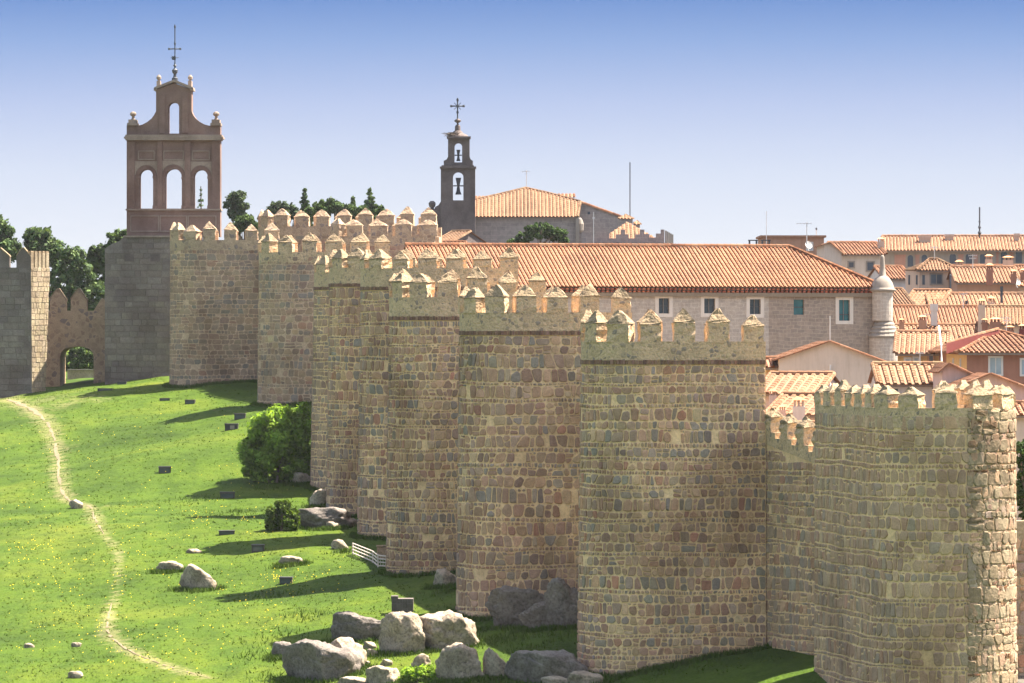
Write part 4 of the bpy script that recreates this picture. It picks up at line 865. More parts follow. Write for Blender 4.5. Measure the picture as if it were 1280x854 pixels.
for i in range(1, len(poly)): ridge_tiles(b, poly[i], poly[(i + 1) % len(poly)], 'old', .16, rc)
back = [Vector((p.x, p.y + 9, cz(272))) for p in poly]
for i in range(2, len(poly) - 1): b.face([poly[i], poly[i + 1], back[i + 1], back[i]], (.9, .9, .9), 1)
b.build('roof', ROOFM, CH)
for q in ((687, 720, 242.5, 246.5, 566), (580, 606, 245.5, 249.5, 566)):
    b = MB(); a0, a1 = P(q[0], q[3], q[4]), P(q[1], q[3], q[4]); roof_plane(b, [a0, a1, P(q[1] - 2, q[2], q[4] + 1.5), P(q[0] + 2, q[2], q[4] + 1.5)], .4, .5, 'orange', rc); b.build('rear_roof', ROOFM, CH)
    b = MB(); b.cbox(a0.x + .2, a1.x - .2, q[4] + .1, q[4] + 3, gzc, a0.z - .05); b.build('rear_wall', M['church_wall'], CH)
b = MB(); b.cbox(PX(719.5, CY), PX(724, CY), CY - .6, CY + 3, gzc, cz(273)); b.lathe((PX(724.5, CY), CY + .4), [(.25, cz(291)), (.45, cz(288)), (.5, cz(280)), (.3, cz(274)), (.12, cz(272))], 10); b.build('buttress', M['greystone'], CH)
b = MB(); s2 = CY + 4; b.prism([(PX(722, s2), gzc), (PX(788, s2), gzc), (PX(788, s2), PZ(273, s2)), (PX(776, s2), PZ(271.5, s2)), (PX(725, s2), PZ(253.5, s2)), (PX(722, s2), PZ(253.5, s2))], [], (0, s2, 0), (1, 0, 0), (0, 0, 1), (0, -1, 0), 10); b.build('transept_wall', M['church_wall'], CH)
b = MB(); ridge_tiles(b, P(725, 252.8, s2), P(776, 271, s2), 'orange', .2, rc); b.face([P(725, 253, s2), P(776, 271.2, s2), P(776, 271.2, s2 + 10), P(725, 253, s2 + 10)], (.6, .33, .18), 0); b.build('verge_tiles', ROOFM, CH)
b = MB(); b.cbox(PX(734.5, s2), PX(737.5, s2), s2 - .03, s2 + .1, PZ(268, s2), PZ(265, s2)); b.build('opening', M['glass'], CH)
for q in ((771.5, 792, 268, 273, 552, 274), (790.5, 801, 275.5, 280, 553, 281)):
    b = MB(); a0, a1 = P(q[0], q[3], q[4]), P(q[1], q[3] + .8, q[4]); ap = P((q[0] + q[1]) / 2, q[2], q[4] + 1); roof_plane(b, [a0, a1, ap], .35, .5, 'old', rc); roof_plane(b, [a1, P(q[1], q[3], q[4] + 2), ap], .35, .5, 'old', rc); b.build('turret_roof', ROOFM, CH)
    b = MB(); b.cbox(a0.x + .15, a1.x - .1, q[4] + .15, q[4] + 2, gzc, a0.z - .05); b.build('turret_wall', M['church_wall'], CH)
# crenellated terrace with its own roof
TE = thing('terrace', 'crenellated grey terrace with a small tiled roof behind, right of the church', 'building', tuple(P(785, 315, 520))); ty = 520
ds = [(727, 291), (738, 291), (738, 294), (746, 294), (746, 289), (752, 289), (752, 287), (758, 287), (758, 291), (762, 291), (762, 298), (770, 298), (770, 293), (776, 293), (776, 287), (781.5, 287), (781.5, 293), (786, 293), (786, 298), (794, 298), (794, 293), (800, 293), (800, 287), (805.5, 287), (805.5, 292.5), (812, 292.5), (812, 297), (820, 297), (820, 292), (826, 292), (826, 287), (830.5, 287)]
b = MB(); b.prism([(PX(830.5, ty), PZ(315, ty) - 3)] + [(PX(x, ty), PZ(y, ty)) for x, y in ds[::-1]] + [(PX(727, ty), PZ(315, ty) - 3)], [], (0, ty, 0), (1, 0, 0), (0, 0, 1), (0, -1, 0), .8); b.build('parapet', M['church_wall'], TE)
b = MB(); b.box((PX(830.6, ty), ty, gzc - 3), (1.3, 1.2, 0), (-.7, 9, 0), (0, 0, PZ(305, ty) - gzc + 3)); b.build('side_wall', M['greystone'], TE)
for k in range(5):
    b = MB(); f = k / 4; x0 = PX(831.5 + f * 12.0, ty); b.cbox(x0, x0 + .15, ty + f * 9, ty + f * 9 + .9, PZ(305, ty) - .2, PZ(288.2 + f * 2.5, ty)); b.build('side_merlon', M['greystone'], TE)
b = MB(); b.cbox(PX(736, ty), PX(846, ty), ty - 1.6, ty - .1, gzc - 3, PZ(305.5, ty)); roof_plane(b, [P(735, 306.5, ty - 1.8), P(847, 307, ty - 1.8), P(843, 304.6, ty - .1), P(738, 304, ty - .1)], .4, .5, 'old', rc); b.build('lean_to', [M['brown'], M['channel']], TE)
b = MB(); a0 = P(757, 300, ty + 4); roof_plane(b, [P(752, 299, ty + 3), P(822, 299, ty + 3), P(784, 277.5, ty + 8)], .42, .6, 'old', rc); b.build('roof', ROOFM, TE)
b = MB(); b.cbox(PX(757, ty + 4), PX(820, ty + 4), ty + 4, ty + 9, gzc - 3, PZ(300, ty)); b.build('wall', M['church_wall'], TE)

def arch_hole(x0, x1, zb, zt, n=10):
    r = (x1 - x0) / 2; c = (x0 + x1) / 2; zs = zt - r
    return [(x0, zb), (x1, zb)] + [(c + r * math.cos(math.pi * k / n), zs + r * math.sin(math.pi * k / n)) for k in range(n + 1)]
FR = ((1, 0, 0), (0, 0, 1), (0, -1, 0))
# church bell gable
BY = 552.0; bx = lambda p: PX(p, BY); bz = lambda p: PZ(p, BY)
BT = thing('bell_tower', 'slim dark stone bell gable with two bells and a cross, left of the church roof', 'bell tower', (bx(572), BY, gzc))
b = MB(); b.prism([(bx(551), gzc), (bx(594), gzc), (bx(594), bz(209.5)), (bx(551), bz(209.5))], [arch_hole(bx(566), bx(579.2), bz(250.5), bz(214.8))], (0, BY, 0), *FR, 2.2); b.build('lower_stage', M['dark_stone'], BT)
b = MB(); b.prism([(bx(554.6), bz(209.4)), (bx(591), bz(209.4)), (bx(591), bz(201)), (bx(588.5), bz(199.5)), (bx(587), bz(196)), (bx(587), bz(172)), (bx(560), bz(172)), (bx(560), bz(196)), (bx(558), bz(199.5)), (bx(554.6), bz(201))], [arch_hole(bx(568), bx(577.6), bz(203), bz(178.5))], (0, BY + .1, 0), *FR, 1.9); b.build('upper_stage', M['dark_stone'], BT)
b = MB()
for x0, x1, y0, y1 in ((549.8, 595.2, 208.3, 210.6), (558.6, 588.4, 170.6, 173), (552, 592.5, 206.8, 208.2)): b.cbox(bx(x0), bx(x1), BY - .35, BY + 2.5, bz(y1), bz(y0))
b.build('cornice', M['dark_stone'], BT)
b = MB(); b.lathe((bx(572), BY + 1), [(1.25, bz(170.6)), (1.1, bz(168.5)), (.62, bz(166)), (.45, bz(163.5)), (.34, bz(163)), (.30, bz(157)), (.1, bz(155)), (.1, bz(153.5)), (.38, bz(151.5)), (.40, bz(150)), (.1, bz(148))], 14); b.build('pedestal', M['dark_stone'], BT)
b = MB(); c = lambda x, y: (bx(x), BY + 1, bz(y)); b.tube([c(571.8, 149), c(571.8, 122)], .08); b.tube([c(563.5, 132.2), c(580, 132.2)], .08)
for x, y in ((564, 132.2), (579.5, 132.2), (571.8, 124.5), (571.8, 140)): b.tube([c(x - 1.2, y), c(x + 1.2, y)], .14); b.tube([c(x, y - 1.2), c(x, y + 1.2)], .14)
b.tube([c(567.5, 128), c(576, 136.5)], .035); b.tube([c(576, 128), c(567.5, 136.5)], .035); b.build('iron_cross', M['iron'], BT)
b = MB()
for k in range(60):
    a_ = R.uniform(0, 6.28); q = Vector((bx(566) + .9 * math.cos(a_) * R.random(), BY + .8 + .8 * math.sin(a_), bz(169.5) + R.uniform(0, .35))); d_ = Vector((R.uniform(-.7, .7), R.uniform(-.7, .7), R.uniform(-.1, .15))); b.tube([q - d_, q + d_], .03, 4)
o = b.build('stork_nest', M['stork']); tag(o, 'twig nest lying on top of the church bell gable', 'nest')
for nm, px, top, bot, w, lab in (('bell', 572.8, 222, 243, 7.5, 'large bell hanging in the lower arch of the church bell gable'), ('bell', 572.8, 187, 201, 5.2, 'small bell hanging in the upper arch of the church bell gable')):
    T = thing(nm, lab, 'bell', (bx(px), BY + 1, bz(bot)), 'bells of the church bell gable'); h_ = bz(top) - bz(bot); w_ = w / F * BY / 2; z_ = bz(bot)
    b = MB(); b.lathe((bx(px), BY + 1), [(w_, z_), (w_ * .95, z_ + h_ * .06), (w_ * .62, z_ + h_ * .22), (w_ * .5, z_ + h_ * .42), (w_ * .3, z_ + h_ * .5)], 14); b.build('bell_body', M['iron'], T)
    b = MB(); b.hexa([(bx(px) - w_ * .4, BY + .8, z_ + h_ * .5), (bx(px) + w_ * .4, BY + .8, z_ + h_ * .5), (bx(px) + w_ * .4, BY + 1.2, z_ + h_ * .5), (bx(px) - w_ * .4, BY + 1.2, z_ + h_ * .5)], [(bx(px) - w_ * .95, BY + .7, z_ + h_), (bx(px) + w_ * .95, BY + .7, z_ + h_), (bx(px) + w_ * .95, BY + 1.3, z_ + h_), (bx(px) - w_ * .95, BY + 1.3, z_ + h_)])
    b.tube([(bx(px) - 13 / F * BY / 2 * (w / 7.5) , BY + 1, z_ + h_ * .52), (bx(px) + 13 / F * BY / 2 * (w / 7.5), BY + 1, z_ + h_ * .52)], .07); b.build('headstock', M['iron'], T)
b = MB(); b.prism([(bx(538), gzc), (bx(550.9), gzc), (bx(550.9), bz(252)), (bx(548), bz(256.5)), (bx(544), bz(258.5)), (bx(542.5), bz(262)), (bx(538), bz(262))], [], (0, BY + .3, 0), *FR, 1.5); b.lathe((bx(540), BY + 1), [(.25, bz(262)), (.2, bz(259.5)), (.3, bz(258.5)), (.40, bz(256)), (.40, bz(253.5)), (.2, bz(251))], 12); b.build('volute', M['dark_stone'], BT)
H('house', 'low pale roof wedge between the bell gable and the rear gate tower', 546, 566, 302, 290, 500, 'slope', 'dark_stone', 'old', 8, rot=rad(-25), tw=.35)
H('house', 'low dark house under the bell gable with a red strip of roof', 543, 580, 306.5, 303, 470, 'slope', 'brown', 'orange', 5, tw=.35)

# ------------------------------------------------------------------ Carmen gate, its belfry and the left tower
EY = 440.0; ex = lambda p: PX(p, EY); ez = lambda p: PZ(p, EY)
gt = -4.5
BF = thing('belfry', 'tall brick belfry wall with three open arches below and one above, weathervane cross on top', 'belfry', (ex(217), EY, ez(296)))
ol = [(158.3, 296), (275.3, 296), (275.3, 157), (264, 157), (262, 157.2), (256, 155.8), (250, 152.6), (245, 148.5), (241.5, 144), (239.5, 139), (239.5, 112), (218, 104), (195, 112), (195, 139), (192.5, 144), (189, 148.5), (184, 152.6), (178, 155.8), (172, 157.2), (170, 157), (158.3, 157)]
hs = [(174.4, 191.3, 260.8, 211.8), (206.6, 227.2, 260.8, 211), (242.4, 259.6, 260.8, 212.3), (210.4, 223.8, 167, 127.8)]
b = MB(); b.prism([(ex(x), ez(y)) for x, y in ol], [arch_hole(ex(x0), ex(x1), ez(y0), ez(y1), 12) for x0, x1, y0, y1 in hs], (0, EY, 0), *FR, 1.9); b.build('brick_wall', M['redbrick'], BF)
def slabs(lst, y0, y1, name, mat):
    for x0, x1, t_, bt in lst:
        q = MB(); q.cbox(ex(x0), ex(x1), y0, y1, ez(bt), ez(t_)); q.build(name, M[mat], BF)
slabs([(155.4, 279, 171, 173.4), (157, 277.5, 168.6, 170.9), (157, 276.6, 173.5, 175.5)], EY - .45, EY + 2.3, 'cornice', 'belfry_stone')
slabs([(157.2, 276.5, 261.2, 263.2)], EY - .22, EY + 2.0, 'ledge', 'belfry_stone'); slabs([(192.3, 196, 110.8, 113.2), (238, 242, 110.8, 113.2)], EY - .3, EY + 2.2, 'cornice', 'belfry_stone')
slabs([(158.5, 168.5, 176, 261), (196.5, 203, 176, 261), (230.8, 238.5, 176, 261), (264.8, 275.1, 176, 261)], EY - .16, EY - .002, 'pilaster', 'redbrick')
slabs([(199, 206.5, 118, 166.5), (227.5, 235, 118, 166.5)], EY - .12, EY - .002, 'pilaster', 'redbrick')
for x0, x1, y0, y1 in ((172.5, 193.3, 188.3, 200), (204.3, 229.8, 188.3, 200.3), (239.8, 262.2, 188.3, 200.5), (163, 198.7, 269.5, 289.8), (199.6, 233.8, 269.5, 289.8), (234.6, 270.5, 269.5, 289.8)):
    q = MB(); t = .75
    for a0, a1, c0, c1 in ((x0, x1, y0, y0 + t * 1.6), (x0, x1, y1 - t * 1.6, y1), (x0, x0 + t * 1.6, y0 + t * 1.6, y1 - t * 1.6), (x1 - t * 1.6, x1, y0 + t * 1.6, y1 - t * 1.6)): q.cbox(ex(a0), ex(a1), EY - .09, EY - .002, ez(c1), ez(c0))
    q.build('panel_frame', M['belfry_stone'], BF)
for x0, x1, y0, y1 in hs[:3]:
    q = MB(); r0 = (ex(x1) - ex(x0)) / 2; cxx = (ex(x0) + ex(x1)) / 2; zs = ez(y1) - r0
    for k in range(10):
        t0_, t1_ = math.pi * k / 10, math.pi * (k + 1) / 10; pt_ = lambda r, t, yy: (cxx + r * math.cos(t), yy, zs + r * math.sin(t))
        q.hexa([pt_(r0, t0_, EY - .1), pt_(r0, t1_, EY - .1), pt_(r0, t1_, EY - .002), pt_(r0, t0_, EY - .002)], [pt_(r0 + .32, t0_, EY - .1), pt_(r0 + .32, t1_, EY - .1), pt_(r0 + .32, t1_, EY - .002), pt_(r0 + .32, t0_, EY - .002)], (.85, .8, .8))
    for s_ in (-1, 1):
        q.cbox(cxx + s_ * (r0 + .18) - .22, cxx + s_ * (r0 + .18) + .22, EY - .13, EY - .002, zs - .2, zs + .02); q.cbox(cxx + s_ * (r0 + .18) - .22, cxx + s_ * (r0 + .18) + .22, EY - .2, EY - .002, ez(y0) - .02, ez(y0) + .28)
    tag(q.build('arch_surround', M['redbrick'], BF), kind='stuff')
    q = MB(); q.prism([(cxx - r0 - .55, zs + .1), (cxx - r0 - .55, zs + r0 + .75), (cxx + r0 + .55, zs + r0 + .75), (cxx + r0 + .55, zs + .1)] + [(cxx + (r0 + .34) * math.cos(math.pi * k / 10), zs + .1 + (r0 + .3) * math.sin(math.pi * k / 10)) for k in range(11)], [], (0, EY - .045, 0), *FR, .043); q.build('spandrel', M['belfry_stone'], BF)
b = MB()
for a_, c_ in (((193, 112.2), (218, 102.6)), ((218, 102.6), (241.5, 112.2))): 
    p, q = Vector((ex(a_[0]), EY - .3, ez(a_[1]))), Vector((ex(c_[0]), EY - .3, ez(c_[1]))); th_ = Vector((0, 0, .22)); dy = Vector((0, 2.5, 0)); b.hexa([p, q, q + dy, p + dy], [p + th_, q + th_, q + dy + th_, p + dy + th_])
b.build('pediment', M['belfry_stone'], BF)
for x in (165.5, 269.5):
    b = MB(); b.cbox(ex(x - 6.5), ex(x + 6.5), EY - .25, EY + 2.1, ez(157), ez(153.8)); b.cbox(ex(x - 5), ex(x + 5), EY - .05, EY + 1.9, ez(153.8), ez(149.5)); b.lathe((ex(x), EY + .9), [(.24, ez(149.5)), (.14, ez(147.5)), (.13, ez(145)), (.28, ez(143.5)), (.3, ez(141.5)), (.2, ez(139.5)), (.05, ez(139))], 10); b.build('finial', M['belfry_stone'], BF)
for x in (197.7, 237):
    b = MB(); b.cbox(ex(x - 2.2), ex(x + 2.2), EY + .2, EY + 1.6, ez(112), ez(101)); b.lathe((ex(x), EY + .9), [(.16, ez(101)), (.1, ez(99.5)), (.22, ez(98)), (.22, ez(95.5)), (.08, ez(93))], 10); b.build('finial', M['belfry_stone'], BF)
b = MB(); b.lathe((ex(217.8), EY + .9), [(.3, ez(104)), (.28, ez(97)), (.16, ez(96)), (.13, ez(92)), (.25, ez(90)), (.27, ez(87)), (.08, ez(84.5)), (.07, ez(83)), (.17, ez(81.5)), (.07, ez(79.5)), (.05, ez(76)), (.05, ez(30))], 10)
c = lambda x, y: (ex(x), EY + .9, ez(y)); b.tube([c(209.5, 60.5), c(225.5, 60.5)], .055)
for x, y in ((210.5, 60.5), (224.5, 60.5), (217.8, 54), (217.8, 33)): b.tube([c(x - 1, y), c(x + 1, y)], .1); b.tube([c(x, y - 1), c(x, y + 1)], .1)
b.prism([(ex(213.2), ez(69)), (ex(216), ez(70)), (ex(218.5), ez(68.5)), (ex(219), ez(74)), (ex(215), ez(74.5)), (ex(213.5), ez(73)), (ex(215), ez(71.5))], [], (0, EY + .85, 0), *FR, .08); b.tube([c(212.5, 71.5), c(222.5, 71.5)], .03); b.build('weathervane', M['iron'], BF)

def ashlar_box(T, fn, W, z0, z1, rng, name='ashlar_blocks', mat='ashlar', bh=(.48, .62), bw=(.5, 1.5), gain=1.0):
    rest = MB(); z = z0
    while z < z1 - .12:
        h = min(rng.uniform(*bh), z1 - z); s = 0.0; s -= rng.uniform(0, .5)
        while s < W:
            w = rng.uniform(*bw); a = max(s, 0) ; e_ = min(s + w, W)
            if e_ - a > .15:
                k = rng.uniform(.78, 1.16) * gain; c = (k, k * rng.uniform(.96, 1.02), k * rng.uniform(.93, 1.03)); d = rng.uniform(.02, .05)
                q0 = [fn(a + .015, z + .012, -.02), fn(e_ - .015, z + .012, -.02), fn(e_ - .015, z + h - .012, -.02), fn(a + .015, z + h - .012, -.02)]; q1 = [fn(a + .03, z + .03, d), fn(e_ - .03, z + .03, d), fn(e_ - .03, z + h - .03, d), fn(a + .03, z + h - .03, d)]
                rest.mesh(q0 + q1, [(4, 5, 6, 7), (0, 1, 5, 4), (1, 2, 6, 5), (2, 3, 7, 6), (3, 0, 4, 7)], c)
            s += w
        z += h
    o = rest.build(name, M[mat], T); tag(o, kind='stuff')
# gate tower under the belfry
GY = 431.0; gx_ = lambda p: PX(p, GY); gz_ = lambda p: PZ(p, GY)
GT = thing('gate_tower', 'dark smooth square gate tower in shade directly under the brick belfry', 'tower', (gx_(172), GY, gt - 1))
b = MB(); b.prism([(gx_(131), gt - 1), (gx_(225), gt - 1), (gx_(225), gz_(297)), (gx_(153), gz_(297)), (gx_(150), gz_(301)), (gx_(140), gz_(305)), (gx_(135), gz_(308)), (gx_(131), gz_(311))], [], (0, GY, 0), *FR, 14); b.build('wall_core', M['ashlar'], GT)
ashlar_box(GT, lambda s, z, o: Vector((gx_(131) + s, GY - o, z)), gx_(225) - gx_(131), gt - 1, gz_(311.5), random.Random(3))
ashlar_box(GT, lambda s, z, o: Vector((gx_(153) + s, GY - o, z)), gx_(225) - gx_(153), gz_(311), gz_(297), random.Random(4))
for px in (161.5, 194): b = MB(); b.cbox(gx_(px - 6), gx_(px + 6), GY - .055, GY + .3, gz_(327), gz_(318)); b.build('blocked_opening', M['iron'] if False else M['dark_stone'], GT)
b = MB(); b.cbox(gx_(154), gx_(226), GY - .18, GY + 8, gz_(296.9), gz_(294.6)); b.build('string_course', M['belfry_stone'], GT)
# arch wall
AY = 439.0; ax_ = lambda p: PX(p, AY); az_ = lambda p: PZ(p, AY)
AW = thing('gate_wall', 'shaded gate wall with an open archway and two pointed battlements, between two dark towers', 'gate', (ax_(95), AY, gt - 1)); AW['kind'] = 'thing'
b = MB(); b.prism([(ax_(54), gt - 1), (ax_(75), gt - 1)] + [(ax_(75), az_(446)), (ax_(76.5), az_(440)), (ax_(81), az_(436)), (ax_(88), az_(433.8)), (ax_(96), az_(433)), (ax_(104), az_(433.8)), (ax_(111), az_(436)), (ax_(115.5), az_(440)), (ax_(117), az_(446))] + [(ax_(117), gt - 1), (ax_(140), gt - 1), (ax_(140), az_(368)), (ax_(126), az_(374)), (ax_(117), az_(388.5)), (ax_(54), az_(388.5))], [], (0, AY, 0), *FR, 5.5)
b.build('wall', M['rubble_brown'], AW)
for px in (72.5, 98.5):
    b = MB(); b.prism([(ax_(px - 10.3), az_(388.4)), (ax_(px + 10.3), az_(388.4)), (ax_(px + 10), az_(376)), (ax_(px + 1), az_(363)), (ax_(px - 2), az_(363.5)), (ax_(px - 10), az_(374))], [], (0, AY + .01, 0), *FR, .9); m_ = b.build('merlon', M['rubble_brown'], AW)
    b = MB()
    for (a0, c0), (a1, c1) in (((px - 10.5, 374.5), (px - 2, 363)), ((px - 2, 363), (px + 1.2, 362.5)), ((px + 1.2, 362.5), (px + 10.6, 376.5))):
        p, q = Vector((ax_(a0), AY - .06, az_(c0))), Vector((ax_(a1), AY - .06, az_(c1))); dy = Vector((0, 1.05, 0)); u_ = Vector((0, 0, .16)); b.hexa([p, q, q + dy, p + dy], [p + u_, q + u_, q + dy + u_, p + dy + u_])
    b.build('coping', M['caprock'], m_)
# street wall and garden seen through the arch
SW = thing('garden_wall', 'low pale stone wall seen through the open archway', 'wall', tuple(P(110, 480, 470))); SW['kind'] = 'thing'
b = MB(); b.cbox(PX(84, 470), PX(140, 470), 470, 470.6, -6, PZ(463, 470)); b.build('masonry', M['sun_stone'], SW); b = MB(); b.cbox(PX(84, 470), PX(140, 470), 469.9, 470.7, PZ(463, 470) + .003, PZ(461.8, 470)); b.build('coping', M['greystone'], SW)
# left tower
LY = 431.5; lx = lambda p: PX(p, LY); lz = lambda p: PZ(p, LY)
LT = thing('gate_tower', 'square ashlar tower at the left edge with a bright sunlit right side', 'tower', (lx(10), LY, gt - 2))
c1 = Vector((lx(38.3), LY, 0)); c2 = P(62.3, 0, LY + 2.0)             # front right corner, then the side running back and slightly right
sdir = Vector((c2.x - c1.x, c2.y - c1.y, 0)); sl_ = sdir.length; sdir.normalize(); sn_ = Vector((sdir.y, -sdir.x, 0))
zt = lz(334.5); zb_ = gt - 2.5
def side_s(z): f = (zt - z) / (zt - zb_); return sl_ * (1 - .34 * f)
b = MB(); x0 = lx(-90); cb1 = c1 + Vector((.10, 0, 0)); cb2 = c1 + sdir * side_s(zb_)
b.hexa([(x0, LY, zb_), (cb1.x, cb1.y, zb_), (cb2.x, cb2.y, zb_), (x0, cb2.y + 6, zb_)], [(x0, LY, zt), (c1.x, c1.y, zt), (c2.x, c2.y, zt), (x0, c2.y + 6, zt)]); b.build('wall_core', M['ashlar'], LT)
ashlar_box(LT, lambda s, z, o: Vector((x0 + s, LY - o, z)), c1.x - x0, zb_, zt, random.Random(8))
def side_fn(s, z, o): k = side_s(z) / sl_; p = c1 + sdir * (s * k) + sn_ * (o + .01) + Vector((.10 * (zt - z) / (zt - zb_), 0, 0)); return Vector((p.x, p.y, z))
ashlar_box(LT, side_fn, sl_, zb_, zt, random.Random(9), 'ashlar_blocks', 'sun_stone', (.42, .55), (.35, .8))  # side lighter than the ashlar front: sunlight put into the stone colour
for x0_, x1_, pk in ((-16, 12, -1), (20.5, 38.2, 28.5)):
    b = MB(); b.prism([(lx(x0_), zt), (lx(x1_), zt), (lx(x1_), lz(321)), (lx(pk + 1.5), lz(311.5)), (lx(pk - 1.5), lz(311.5)), (lx(x0_), lz(320))], [], (0, LY + .005, 0), *FR, 1.0); m_ = b.build('merlon', M['ashlar'], LT)
    b = MB()
    for (a0, d0), (a1, d1) in (((x0_ - .2, 320.5), (pk - 1.5, 311.3)), ((pk - 1.5, 311.3), (pk + 1.5, 311.3)), ((pk + 1.5, 311.3), (x1_ + .4, 321.5))):
        p, q = Vector((lx(a0), LY - .04, lz(d0))), Vector((lx(a1), LY - .04, lz(d1))); dy = Vector((0, 1.1, 0)); u_ = Vector((0, 0, .14)); b.hexa([p, q, q + dy, p + dy], [p + u_, q + u_, q + dy + u_, p + dy + u_])
    b.build('coping', M['caprock'], m_)
for k in range(5):
    s0 = .05 + sl_ * k / 5; s1 = s0 + sl_ / 5 - .16; f4 = lambda z, : [c1 + sdir * s0 + Vector((0, 0, z)), c1 + sdir * s1 + Vector((0, 0, z)), c1 + sdir * s1 - sn_ * .9 + Vector((0, 0, z)), c1 + sdir * s0 - sn_ * .9 + Vector((0, 0, z))]
    b = MB(); b.hexa(f4(zt), f4(lz(316))); m_ = b.build('merlon', M['sun_stone'], LT)
    b = MB(); b.hexa(f4(lz(316) + .003), [Vector((p.x, p.y, lz(313.6))) for p in f4(0)]); b.build('coping', M['caprock'], m_)

# ------------------------------------------------------------------ boulders
ROCKBASE = []
def boulder(label, x0, x1, top, base, seed, mat='granite', depth=1.0, cuts=5, name='boulder', group='granite boulders on the slope', sink=.36, lean=0., sub=4, rough=1.35, flat=None):
    """weathered block of granite filling the picture span x0..x1, top..base, standing on the ground at its foot"""
    rng = random.Random(seed); g = G((x0 + x1) / 2, base); w = (x1 - x0) / F * g.y; ROCKBASE.append((g, w)); h = (base - top) / F * g.y; d = w * depth
    bm = bmesh.new(); bmesh.ops.create_icosphere(bm, subdivisions=sub, radius=1.0)
    planes = []
    for k in range(cuts):
        v = Vector((rng.gauss(0, 1), rng.gauss(0, 1), rng.gauss(0, .7))).normalized(); planes.append((v, rng.uniform(.55, .82)))
    planes.append((Vector((-.74, -.62, -.22 + lean)).normalized(), rng.uniform(.15, .38))); planes.append((Vector((.15, -.95, -.12)).normalized(), rng.uniform(.35, .6))); off = Vector((seed * 3.1, seed * 1.7, seed))
    for v in bm.verts:
        p = v.co.copy(); p.z = math.copysign(abs(p.z) ** .93, p.z)
        for n, dd in planes:
            q = p.dot(n)
            if q > dd: p -= n * (q - dd) * .88
        n1 = noise.fractal(p * 1.3 + off, .9, 2.0, 4) * .13 + noise.fractal(p * 4 + off, .8, 2.1, 3) * .045
        crack = -.06 * max(0, 1 - abs(noise.noise(p * 1.7 + off * 2)) * 14)
        v.co = p * (1 + (n1 + crack) * rough)
    xs = [v.co.x for v in bm.verts]; ys = [v.co.y for v in bm.verts]; zs = [v.co.z for v in bm.verts]
    full = h / (1 - sink)
    for v in bm.verts:
        v.co = Vector(((v.co.x - min(xs)) / (max(xs) - min(xs)) * w - w / 2, ((v.co.y - min(ys)) / (max(ys) - min(ys)) - .5) * d, (v.co.z - min(zs)) / (max(zs) - min(zs)) * full - full * sink))
    cy = g.y + d * .42; cx = PX((x0 + x1) / 2, cy) if False else g.x; zg_ = g.z
    mb = MB(); mb.mesh([v.co + Vector((cx, cy, zg_)) for v in bm.verts], [tuple(q.index for q in f.verts) for f in bm.faces], (rng.uniform(.9, 1.1),) * 3); bm.free()
    o = mb.build(name, M[mat], None, smooth=True, org=Vector((cx, cy, zg_))); tag(o, label, 'rock', group); return o
BO = [('long slanting dark granite slab behind the foreground boulders', 412, 500, 765, 802, 1, .55, 6), ('largest dark slanting boulder at the lower left of the rock group', 350, 452, 800, 853, 2, .8, 5), ('pale lumpy boulder capping the largest dark slanting one', 408, 458, 797, 840, 32, .8, 4),
      ('round topped boulder left of the largest dome, dark on its left half', 472, 534, 764, 819, 3, .9, 4), ('biggest pale domed boulder of the foreground rock group', 505, 600, 763, 814, 4, .8, 2),
      ('low grey boulder at the bottom edge under the pebbles', 456, 503, 832, 860, 5, .9, 3), ('flat pale slab cut by the bottom edge of the picture', 420, 461, 846, 860, 6, 1.0, 2),
      ('craggy split boulder in the right part of the foreground rock group', 543, 610, 804, 852, 7, .8, 6), ('pale rounded boulder leaning on the craggy split boulder', 603, 637, 809, 850, 8, .8, 4),
      ('small mossy boulder between the leafy shrub and the domed boulder', 512, 540, 817, 834, 9, .9, 5), ('shaded dark boulder at the bottom edge below the broadest tower', 630, 736, 813, 858, 10, .7, 3),
      ('pale flat boulder cut by the bottom edge left of the broadest tower', 700, 757, 839, 860, 11, .8, 2), ('small pale boulder at the bottom edge under the shaded dark one', 676, 716, 845, 860, 12, .8, 2),
      ('pale jagged rock at the left foot of the second tower', 540, 577, 711, 734, 13, .8, 6), ('lone dark sided boulder in the middle of the open grass', 222, 271, 705, 739, 14, .8, 4),
      ('flat pale rock outcrop left of the lone boulder on the grass', 194, 229, 701, 716, 15, .7, 3), ('small boulder standing on the dirt path', 85, 104, 624, 636, 16, .9, 4),
      ('low pair of brown and pale rocks under the middle dark boxes', 347, 379, 695, 707, 17, .7, 5), ('small dark rock in the long grass left of the rock group', 338, 368, 802, 823, 18, .8, 4),
      ('grass capped rock left of the metal railing', 413, 436, 674, 687, 19, .7, 4), ('pale flat rock right of the small dark bush', 403, 427, 652, 662, 20, .7, 3),
      ('brown broken rock beside the slim banded tower', 386, 413, 611, 634, 21, .8, 6), ('pale flat slab under the right side of the big bush', 362, 390, 590, 606, 22, .8, 3),
      ('granite ledge in shade at the foot of the slim tower', 360, 450, 634, 662, 23, .6, 5), ('small white stone lying in the lower left grass', 88, 102, 803, 809, 24, .8, 3),
      ('tiny pale stone at the left edge of the grass', 29, 43, 804, 810, 25, .8, 3), ('low grey stone half sunk near the bottom left path', 84, 104, 839, 848, 26, .7, 3),
      ('tiny pale stone above the lone boulder', 232, 252, 686, 692, 27, .7, 3), ('small stone left of the big bush', 300, 314, 552, 566, 28, .9, 3)]
for lab, x0, x1, t, b_, sd_, dp, cu in BO: boulder(lab, x0, x1, t, b_, sd_, 'granite_shade' if sd_ in (1, 2, 10, 18, 23) else 'granite', dp, cu, sub=5 if x1 - x0 > 60 else 4 if x1 - x0 > 25 else 3)
